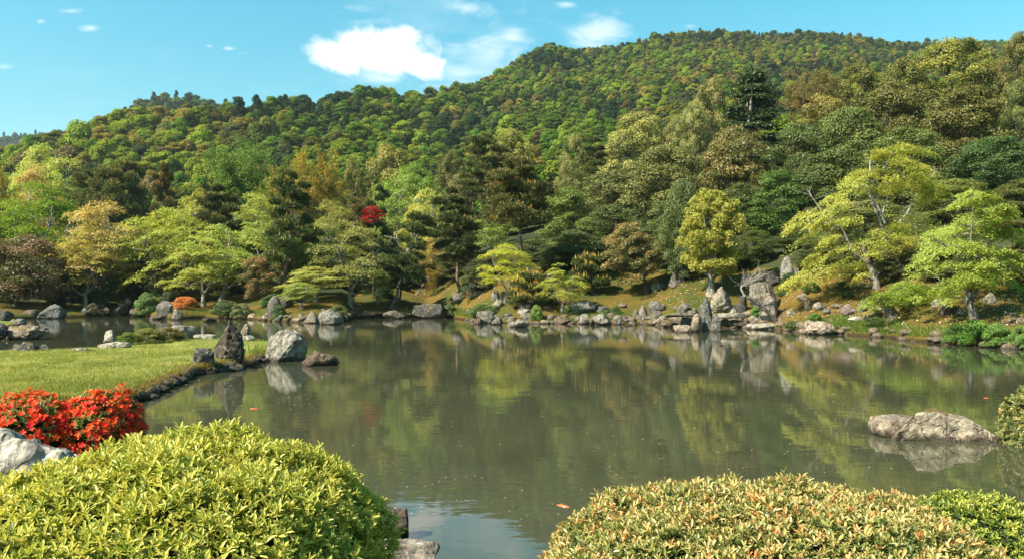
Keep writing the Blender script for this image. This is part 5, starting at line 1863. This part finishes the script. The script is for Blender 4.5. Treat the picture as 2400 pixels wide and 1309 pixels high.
def ridge_tree(px, base, top, w, label, conif=True, col=(0.03, 0.06, 0.028)):
    d = float(interp(px, DR)) - 3
    z = float(np.interp(d, *hill_prof(px)))
    h = EYE - (top - HY) / F * d - z
    me = CONIF[0 if conif else 1] if conif else HILL[3]
    o = add('ridge_conifer' if conif else 'ridge_tree', me, None, ((px - CX) / F * d, d, z - .3), col, (0, 0, px), (w / F * d / (5.5 if conif else 8.5),) * 2 + (h / (11 if conif else 8),))
    tag(o, label, 'tree', 'trees standing up from the ridge')


ridge_tree(559, 250, 224, 36, 'first of three dark conifers standing on the left ridge', False)
ridge_tree(602, 248, 219, 28, 'second of three dark conifers standing on the left ridge', False)
ridge_tree(656, 246, 222, 24, 'third of three dark conifers standing on the left ridge', False)
ridge_tree(866, 206, 199, 24, 'small dark treetop on the ridge under the white cloud', False)
ridge_tree(1068, 212, 192, 16, 'lone ragged pine on the saddle of the ridge')
ridge_tree(1004, 214, 204, 24, 'dark treetop on the saddle left of the lone ragged pine', False)
ridge_tree(1294, 106, 99, 24, 'dark treetop crowning the first summit', False)
ridge_tree(1812, 84, 70, 24, 'dark rounded treetop right of the highest summit', False, (0.07, 0.07, 0.03))
ridge_tree(1418, 112, 105, 24, 'dark treetop in the dip between the two summits', False)


# ------------------------------------------------------------------ grass, litter, floating specks
def blades(n, sample, h, w, rng, lean=.45):
    P = sample(n)
    n = len(P)
    a = rng.uniform(0, 6.28, n)
    s = np.stack([np.cos(a), np.sin(a), np.zeros(n)], 1)
    L = h * rng.uniform(.5, 1.35, (n, 1))
    tip = P + np.array([0, 0, 1.0]) * L + rng.normal(0, 1, (n, 3)) * np.array([1, 1, 0]) * L * lean
    ww = w * rng.uniform(.6, 1.4, (n, 1))
    V = np.stack([P - s * ww, P + s * ww, tip], 1).reshape(-1, 3)
    return V, np.arange(n * 3).reshape(-1, 3)


def lawn_sample(n):
    rng = np.random.default_rng(12)
    m = n * 4
    # even in the picture plane rather than on the ground, so near and far blades are drawn alike
    py = rng.uniform(790, 960, m)
    px = rng.uniform(-140, 700, m)
    d = (EYE - .3) * F / (py - HY)
    P = np.stack([(px - CX) / F * d, d], 1)
    sd = poly_sd(P, LAWN)
    P = P[sd > .03][:n]
    z = .27 + .06 * (1 - np.exp(-np.maximum(poly_sd(P, LAWN), 0) / 4))
    return np.c_[P, z]


rg = np.random.default_rng(13)
V, Fq = blades(90000, lawn_sample, .085, .011, rg)
pn = V[::3]
tn = np.clip(.5 + .34 * vnoise(pn * np.array([1, 1, 0]), .9, 3, 3) + rg.normal(0, .2, len(Fq)), 0, 1)
o = add('lawn_grass', mesh_from('lawn_grass', V, Fq, [M['grass']], {'tone': tn}), color=(1, 1, 1))
tag(o, 'short sunlit yellow-green grass on the lawn spit', 'grass', None, 'stuff')


def edge_sample(n):
    rng = np.random.default_rng(14)
    poly = np.array(LAWN[:13])
    seg = rng.integers(0, len(poly) - 1, n)
    t = rng.random((n, 1))
    P = poly[seg] * (1 - t) + poly[seg + 1] * t + rng.normal(0, .10, (n, 2)) + np.array([-.10, .08])
    return np.c_[P, np.full(n, .16) + rng.uniform(-.08, .08, n)]


V, Fq = blades(9000, edge_sample, .13, .012, rg, .9)
o = add('edge_grass', mesh_from('edge_grass', V, Fq, [M['grass']], {'tone': np.clip(rg.normal(.75, .22, len(Fq)), 0, 1)}), color=(0.62, 0.5, 0.42))
tag(o, 'straw-coloured grass fringe along the lawn edge over the water', 'grass', None, 'stuff')


def bank_sample_factory(rects, seed):
    def smp(n):
        rng = np.random.default_rng(seed)
        out = []
        k = n // len(rects)
        for (x0, x1, s0, s1) in rects:
            px = rng.uniform(x0, x1, k)
            s = rng.uniform(s0, s1, k)
            for p, ss in zip(px, s):
                d, z = garden_prof(p)
                dd = d[3] + ss
                out.append(((p - CX) / F * dd, dd, float(np.interp(dd, d, z))))
        return np.array(out)
    return smp


V, Fq = blades(12000, bank_sample_factory([(1950, 2110, .2, 2.2), (1040, 1130, .2, 2.5), (1960, 2090, .1, 1.2), (1340, 1480, .3, 1.4), (2100, 2400, .2, 1.5), (400, 620, .3, 2.5)], 15), .26, .016, rg, .5)
o = add('bank_grass', mesh_from('bank_grass', V, Fq, [M['grass']], {'tone': np.clip(rg.normal(.3, .2, len(Fq)), 0, 1)}), color=(0.7, 0.85, 0.7))
tag(o, 'rough green grass along the far bank', 'grass', None, 'stuff')

P = bank_sample_factory([(1250, 1760, 1.0, 14), (1830, 2120, 1.0, 11), (1830, 2120, 1.0, 9), (2120, 2400, 1, 10), (960, 1250, 1, 12), (1540, 1700, 2, 12)], 16)(5200)
N = norm(rg.normal(0, .35, (len(P), 3)) + np.array([0, -.2, 1]))
V, Fq = cards(P + np.array([0, 0, .12]), N, .10 * rg.uniform(.5, 1.4, len(P)), .55, rg)
o = add('fallen_leaves', mesh_from('fallen_leaves', V, Fq, [M['litter']], {'tone': np.clip(rg.normal(.55, .28, len(Fq)), 0, 1)}), color=(1, 1, 1))
tag(o, 'pale fallen leaves scattered over the mossy bank', 'leaves', None, 'stuff')

n = 1700
py = rg.uniform(800, 1300, n)
px = rg.uniform(250, 2450, n)
keep = rg.random(n) < np.clip(.15 + 1.5 * vnoise(np.stack([px / 140, py / 25, np.zeros(n)], 1), 1, 4, 2), .02, 1)
d = wd(py[keep])
P = np.stack([(px[keep] - CX) / F * d, d, np.full(len(d), .006)], 1)
ok = (poly_sd(P[:, :2], LAWN) < -.3) & (poly_sd(P[:, :2], BANK) < -.3)
P = P[ok]
N = norm(np.array([0, 0, 1.0]) + rg.normal(0, .02, (len(P), 3)))
V, Fq = cards(P, N, np.clip(.0021 * P[:, 1], .012, .045) * rg.uniform(.4, 1.9, len(P)), .55, rg)
o = add('floating_specks', mesh_from('floating_specks', V, Fq, [M['litter']], {'tone': np.clip(rg.normal(.72, .12, len(Fq)), 0, .985)}), color=(1, 1, 1))
tag(o, 'pale petals and leaf specks floating on the pond', 'petals', None, 'stuff')


# ------------------------------------------------------------------ foreground azaleas
LEAF = np.array([[0, 0, 0], [.34, .125, .035], [.72, .145, .02], [1, 0, -.10], [.72, -.145, .02], [.34, -.125, .035], [.34, 0, -.01], [.72, 0, -.025]])
LT = np.array([[0, 1, 6], [0, 6, 5], [2, 3, 7], [7, 3, 4]])
LQ = np.array([[1, 2, 7, 6], [6, 7, 4, 5]])


LEAF4 = np.array([[0, 0, -.01], [.36, .13, .035], [.74, .14, .015], [1, 0, -.10], [.74, -.14, .015], [.36, -.13, .035]])
LQ4 = np.array([[0, 1, 2, 3], [0, 3, 4, 5]])


def leaves_light(name, O, X, Z, L, tone, mat):
    Y = norm(np.cross(Z, X))
    Z = np.cross(X, Y)
    n = len(O)
    V = (O[:, None, :] + L[:, None, None] * (LEAF4[None, :, 0:1] * X[:, None, :] + LEAF4[None, :, 1:2] * Y[:, None, :] + LEAF4[None, :, 2:3] * Z[:, None, :])).reshape(-1, 3)
    Q = (LQ4[None] + (np.arange(n) * 6)[:, None, None]).reshape(-1, 4)
    return mesh_from(name, V, Q, [mat], {'tone': np.repeat(tone, 2)})


def leaves_mesh(name, O, X, Z, L, tone, mat):
    Y = norm(np.cross(Z, X))
    Z = np.cross(X, Y)
    n = len(O)
    V = (O[:, None, :] + L[:, None, None] * (LEAF[None, :, 0:1] * X[:, None, :] + LEAF[None, :, 1:2] * Y[:, None, :] + LEAF[None, :, 2:3] * Z[:, None, :])).reshape(-1, 3)
    b = (np.arange(n) * 8)[:, None, None]
    T = (LT[None] + b).reshape(-1, 3)
    Q = (LQ[None] + b).reshape(-1, 4)
    return mesh_from(name, V, [T, Q], [mat], {'tone': np.concatenate([np.repeat(tone, 4), np.repeat(tone, 2)])}, smooth=True)


def dome(U, c, R, p, seed, bump=.05):
    """superellipsoid point for directions U"""
    k = (np.abs(U[:, 0] / R[0]) ** p + np.abs(U[:, 1] / R[1]) ** p + np.abs(U[:, 2] / R[2]) ** p) ** (-1.0 / p)
    P = U * k[:, None]
    P = P * (1 + bump * vnoise(P, 3.2 / R[0], seed, 2) + .45 * bump * vnoise(P, 9.0 / R[0], seed + 1, 1))[:, None]
    return P


def azalea(cx, d, hw, toppy, R, p, shoots, per, L, mat, label, seed, tone_top, tone_low, nparts=0, cat='bush', flowers=0, flower_len=.035, fcol=None, zoff=.03, base_z=None, name='azalea_bush', spread_t=.18, bump=.075):
    rng = np.random.default_rng(seed)
    R = np.array(R)
    x0 = (cx - CX) / F * d
    U = norm(rng.normal(size=(6000, 3)))
    U[:, 2] = np.abs(U[:, 2])
    S = dome(U, None, R, p, seed, bump)
    lo, hi = -3.0, 3.0
    for _ in range(40):
        zc = (lo + hi) / 2
        Y = d + S[:, 1]
        py = HY - (zc + S[:, 2] + zoff - EYE) / Y * F
        if py.min() < toppy:
            hi = zc
        else:
            lo = zc
    zb = surf(x0, d) if base_z is None else base_z
    root = add(name, None, None, (x0, d, zb))
    c = np.array([0, 0, zc - zb])
    # shoots over the dome, thinning towards the hidden back
    U = norm(rng.normal(size=(shoots * 3, 3)))
    U[:, 2] = np.where(U[:, 2] < -.45, -U[:, 2], U[:, 2])
    S = dome(U, None, R, p, seed, bump)
    view = norm(np.array([0, 0, EYE - zc]) - (S + np.array([x0, d, 0])))
    G = norm(np.sign(S) * np.abs(S / R) ** (p - 1) / R)
    face = np.sum(view * G, 1)
    pr = np.where(face > -.15, 1.0, .12)
    sel = rng.random(len(S)) < pr
    S, G = S[sel][:shoots], G[sel][:shoots]
    n = len(S)
    ax = norm(G + np.array([0, 0, .75]) + rng.normal(0, .30, (n, 3)))
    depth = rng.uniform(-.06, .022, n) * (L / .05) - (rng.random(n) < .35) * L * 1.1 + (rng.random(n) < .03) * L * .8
    tips = S + G * depth[:, None]
    idx = np.repeat(np.arange(n), per)
    k = np.tile(np.arange(per), n)
    az = k * 2.4 + rng.uniform(0, 6.28, n)[idx] + rng.normal(0, .2, n * per)
    th = np.radians(22 + 58 * (k / max(1, per - 1))) * rng.uniform(.75, 1.2, n * per)
    A = ax[idx]
    e1 = norm(np.cross(A, np.array([.3, .8, .1])))
    e2 = np.cross(A, e1)
    rad = np.cos(az)[:, None] * e1 + np.sin(az)[:, None] * e2
    X = norm(A * np.cos(th)[:, None] + rad * np.sin(th)[:, None])
    Z = norm(A * np.sin(th)[:, None] - rad * np.cos(th)[:, None] + rng.normal(0, .15, (n * per, 3)))
    O = tips[idx] - A * (k / per * L * .35)[:, None]
    LL = L * rng.uniform(.6, 1.25, n * per) * rng.uniform(.8, 1.2, n)[idx] * (1 - .25 * (k == 0))
    st = rng.normal(0, spread_t, n)
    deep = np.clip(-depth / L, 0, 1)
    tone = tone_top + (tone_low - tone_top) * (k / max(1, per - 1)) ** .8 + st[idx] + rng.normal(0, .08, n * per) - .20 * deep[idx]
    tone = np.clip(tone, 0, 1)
    O = O + c
    order = np.argsort(np.linalg.norm(O + np.array([x0, d, zb]) - np.array([0, 0, EYE]), axis=1))
    if nparts:
        cand_ = order[: len(order) // 2]
        cand_ = cand_[(deep[idx][cand_] < .3)]
        pick = cand_[:: max(1, len(cand_) // nparts)][:nparts]
        mask = np.ones(len(O), bool)
        mask[pick] = False
        levels = 5
        lm = []
        for q in range(levels):
            tq = (q + .5) / levels
            lm.append(leaves_mesh('azalea_leaf', np.zeros((1, 3)), np.array([[1.0, 0, 0]]), np.array([[0, 0, 1.0]]), np.ones(1), np.array([tq]), mat))
        Yv = norm(np.cross(Z, X))
        Zv = np.cross(X, Yv)
        for i in pick:
            o_ = add('leaf', lm[min(levels - 1, int(tone[i] * levels))], root, color=(1, 1, 1))
            m = Matrix(((X[i][0], Yv[i][0], Zv[i][0], O[i][0]), (X[i][1], Yv[i][1], Zv[i][1], O[i][1]), (X[i][2], Yv[i][2], Zv[i][2], O[i][2]), (0, 0, 0, 1)))
            o_.matrix_local = m @ Matrix.Scale(float(LL[i]), 4)
    else:
        mask = np.ones(len(O), bool)
    fo = add('foliage', leaves_light('azalea_foliage', O[mask], X[mask], Z[mask], LL[mask], tone[mask], mat), root, color=(1, 1, 1))
    fo['kind'] = 'stuff'
    # solid dark core dome in place of twigs, stops see-through between leaves
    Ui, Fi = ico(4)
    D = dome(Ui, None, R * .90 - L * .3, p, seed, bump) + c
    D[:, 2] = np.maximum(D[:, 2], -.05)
    add('inner_core', mesh_from('inner_core', D, Fi, [M['core']], smooth=True), root)
    if flowers:
        fm = []
        for q in range(4):
            r2 = np.random.default_rng(seed + q)
            az5 = np.arange(5) * 2 * math.pi / 5 + r2.normal(0, .12, 5)
            X5 = norm(np.stack([np.cos(az5) * .85, np.sin(az5) * .85, np.full(5, .55 + .15 * r2.normal())], 1))
            Z5 = norm(np.stack([-np.cos(az5) * .55, -np.sin(az5) * .55, np.full(5, .85)], 1))
            Y5 = norm(np.cross(Z5, X5))
            Z5 = np.cross(X5, Y5)
            PET = LEAF * np.array([1, 1.75, 1])
            Vp = (X5[:, None, :] * PET[None, :, 0:1] + Y5[:, None, :] * PET[None, :, 1:2] + Z5[:, None, :] * PET[None, :, 2:3]).reshape(-1, 3)
            b = (np.arange(5) * 8)[:, None, None]
            fm.append(mesh_from('azalea_flower', Vp, [(LT[None] + b).reshape(-1, 3), (LQ[None] + b).reshape(-1, 4)], [M['flower']], {'tone': np.concatenate([np.repeat(r2.uniform(.4, 1, 5), 4), np.repeat(r2.uniform(.4, 1, 5), 2)])}, smooth=True))
        # clustered blossom
        w = vnoise(S, 4.5 / R[0], seed + 3, 2) + rng.normal(0, .15, n) + (face[sel][:shoots] > -.1) * 1.0
        pick = np.argsort(-w)[:flowers]
        rest_f = np.argsort(-w)[flowers:int(flowers * 3.4)]
        fv, ff, ft = [], [], 0
        for i in rest_f:
            dirv = Vector(norm(G[i] + np.array([0, -.25, .35]) + rng.normal(0, .3, 3)))
            R_ = np.array(dirv.to_track_quat('Z', 'Y').to_matrix())
            fv.append((Vp @ R_.T) * flower_len * rng.uniform(.7, 1.15) + tips[i] + G[i] * .012 + c)
        nf = len(fv)
        b_ = (np.arange(nf * 5) * 8)[:, None, None]
        bl = add('blossom', mesh_from('azalea_blossom', np.concatenate(fv), [(LT[None] + b_).reshape(-1, 3), (LQ[None] + b_).reshape(-1, 4)], [M['flower']], {'tone': rng.uniform(.4, 1, nf * 30)}, smooth=True), root, color=fcol)
        bl['kind'] = 'stuff'
        for i in pick:
            dirv = Vector(norm(G[i] + np.array([0, -.25, .35]) + rng.normal(0, .3, 3)))
            o_ = add('flower', fm[int(rng.integers(0, 4))], root, tuple(tips[i] + G[i] * .02 + c), fcol if rng.random() < .7 else (fcol[0] * .9, fcol[1] * .6, fcol[2] * .8),
                     dirv.to_track_quat('Z', 'Y').to_euler(), (flower_len * rng.uniform(.8, 1.25),) * 3)
    tag(root, label, cat)
    return root


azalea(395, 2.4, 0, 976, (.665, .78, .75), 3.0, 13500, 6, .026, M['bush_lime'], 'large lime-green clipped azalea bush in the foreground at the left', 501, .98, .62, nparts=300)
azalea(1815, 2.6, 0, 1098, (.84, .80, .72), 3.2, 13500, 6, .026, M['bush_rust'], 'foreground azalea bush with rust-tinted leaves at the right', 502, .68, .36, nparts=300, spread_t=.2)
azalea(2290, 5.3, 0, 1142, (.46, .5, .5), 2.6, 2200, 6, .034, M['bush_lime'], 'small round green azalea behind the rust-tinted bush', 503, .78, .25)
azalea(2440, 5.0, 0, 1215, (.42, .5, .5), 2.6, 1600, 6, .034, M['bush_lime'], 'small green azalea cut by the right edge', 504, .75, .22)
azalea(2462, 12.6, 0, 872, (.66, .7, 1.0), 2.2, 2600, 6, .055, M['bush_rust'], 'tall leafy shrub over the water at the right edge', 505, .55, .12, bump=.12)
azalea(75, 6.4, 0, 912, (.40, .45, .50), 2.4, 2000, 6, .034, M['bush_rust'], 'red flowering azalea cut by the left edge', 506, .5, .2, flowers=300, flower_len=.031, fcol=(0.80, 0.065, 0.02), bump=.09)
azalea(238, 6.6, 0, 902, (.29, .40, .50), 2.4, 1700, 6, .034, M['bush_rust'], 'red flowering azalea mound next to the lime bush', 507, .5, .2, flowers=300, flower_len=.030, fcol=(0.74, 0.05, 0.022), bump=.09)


# ------------------------------------------------------------------ carp in the pond
def carp(px, py, ang, L, col, label):
    p = at(px, py, wd(py))
    t = np.linspace(0, 1, 12)
    r = .13 * L * np.sin(np.clip(t * 1.02, 0, 1) ** .7 * math.pi) + .012 * L
    pts = np.stack([t * L - L / 2, .05 * L * np.sin(t * 4), np.zeros(12)], 1)
    v, f = tube(pts, r, 8)
    v[:, 2] *= .8
    root = add('carp', None, None, (p[0], p[1], -.03 * L), None, (0, 0, ang))
    add('body', mesh_from('carp_body', v, f, [M['fish']], smooth=True), root, color=col)
    tv = np.array([[L * .46, 0, 0], [L * .66, .02 * L, .10 * L], [L * .60, 0, .02 * L], [L * .64, .02 * L, -.06 * L]])
    add('tail', mesh_from('carp_tail', tv, np.array([[0, 1, 2, 3]]), [M['fish']]), root, color=col)
    fv = np.array([[-.08 * L, 0, .08 * L], [.02 * L, 0, .15 * L], [.16 * L, 0, .09 * L]])
    add('fin', mesh_from('carp_fin', fv, np.array([[0, 1, 2]]), [M['fish']]), root, color=col)
    tag(root, label, 'fish')


m_, t_ = new_mat('carp_skin')
inf = t_.n('ShaderNodeObjectInfo')
nn_ = t_.noise(t_.n('ShaderNodeTexCoord').outputs['Object'], 9, 3, .6)
finish(t_, t_.n('ShaderNodeBsdfPrincipled', {'Base Color': t_.mix(t_.smooth(nn_, .5, .6), inf.outputs['Color'], (0.5, 0.3, 0.2)), 'Roughness': .25}).outputs[0])
M['fish'] = m_
carp(1318, 1184, 2.5, .22, (0.45, 0.12, 0.03), 'orange carp at the surface beside the rust-tinted bush')
carp(597, 957, .1, .20, (0.55, 0.07, 0.02), 'small red carp below the reflection of the cone-shaped stone')
carp(2312, 932, -.3, .14, (0.55, 0.08, 0.02), 'red carp near the tall shrub at the right edge')


# ------------------------------------------------------------------ air
HAZE = 0.00008
if HAZE:
    x0, x1, y0, y1, z0, z1 = -2600, 2600, -60, 2500, -30, 300
    hv = np.array([[x, y, z] for x in (x0, x1) for y in (y0, y1) for z in (z0, z1)], float)
    hf = np.array([[0, 1, 3, 2], [4, 6, 7, 5], [0, 4, 5, 1], [2, 3, 7, 6], [0, 2, 6, 4], [1, 5, 7, 3]])
    hm, ht = new_mat('haze_air')
    ho = ht.n('ShaderNodeOutputMaterial')
    hvn = ht.n('ShaderNodeVolumePrincipled', {'Color': (0.80, 0.90, 1.0, 1), 'Density': HAZE, 'Anisotropy': 0.2})
    ht.link(hvn.outputs[0], ho.inputs['Volume'])
    hz = add('haze', mesh_from('haze', hv, hf, [hm]))
    hz['kind'] = 'stuff'
    hz['label'] = 'thin bluish summer haze in the air'
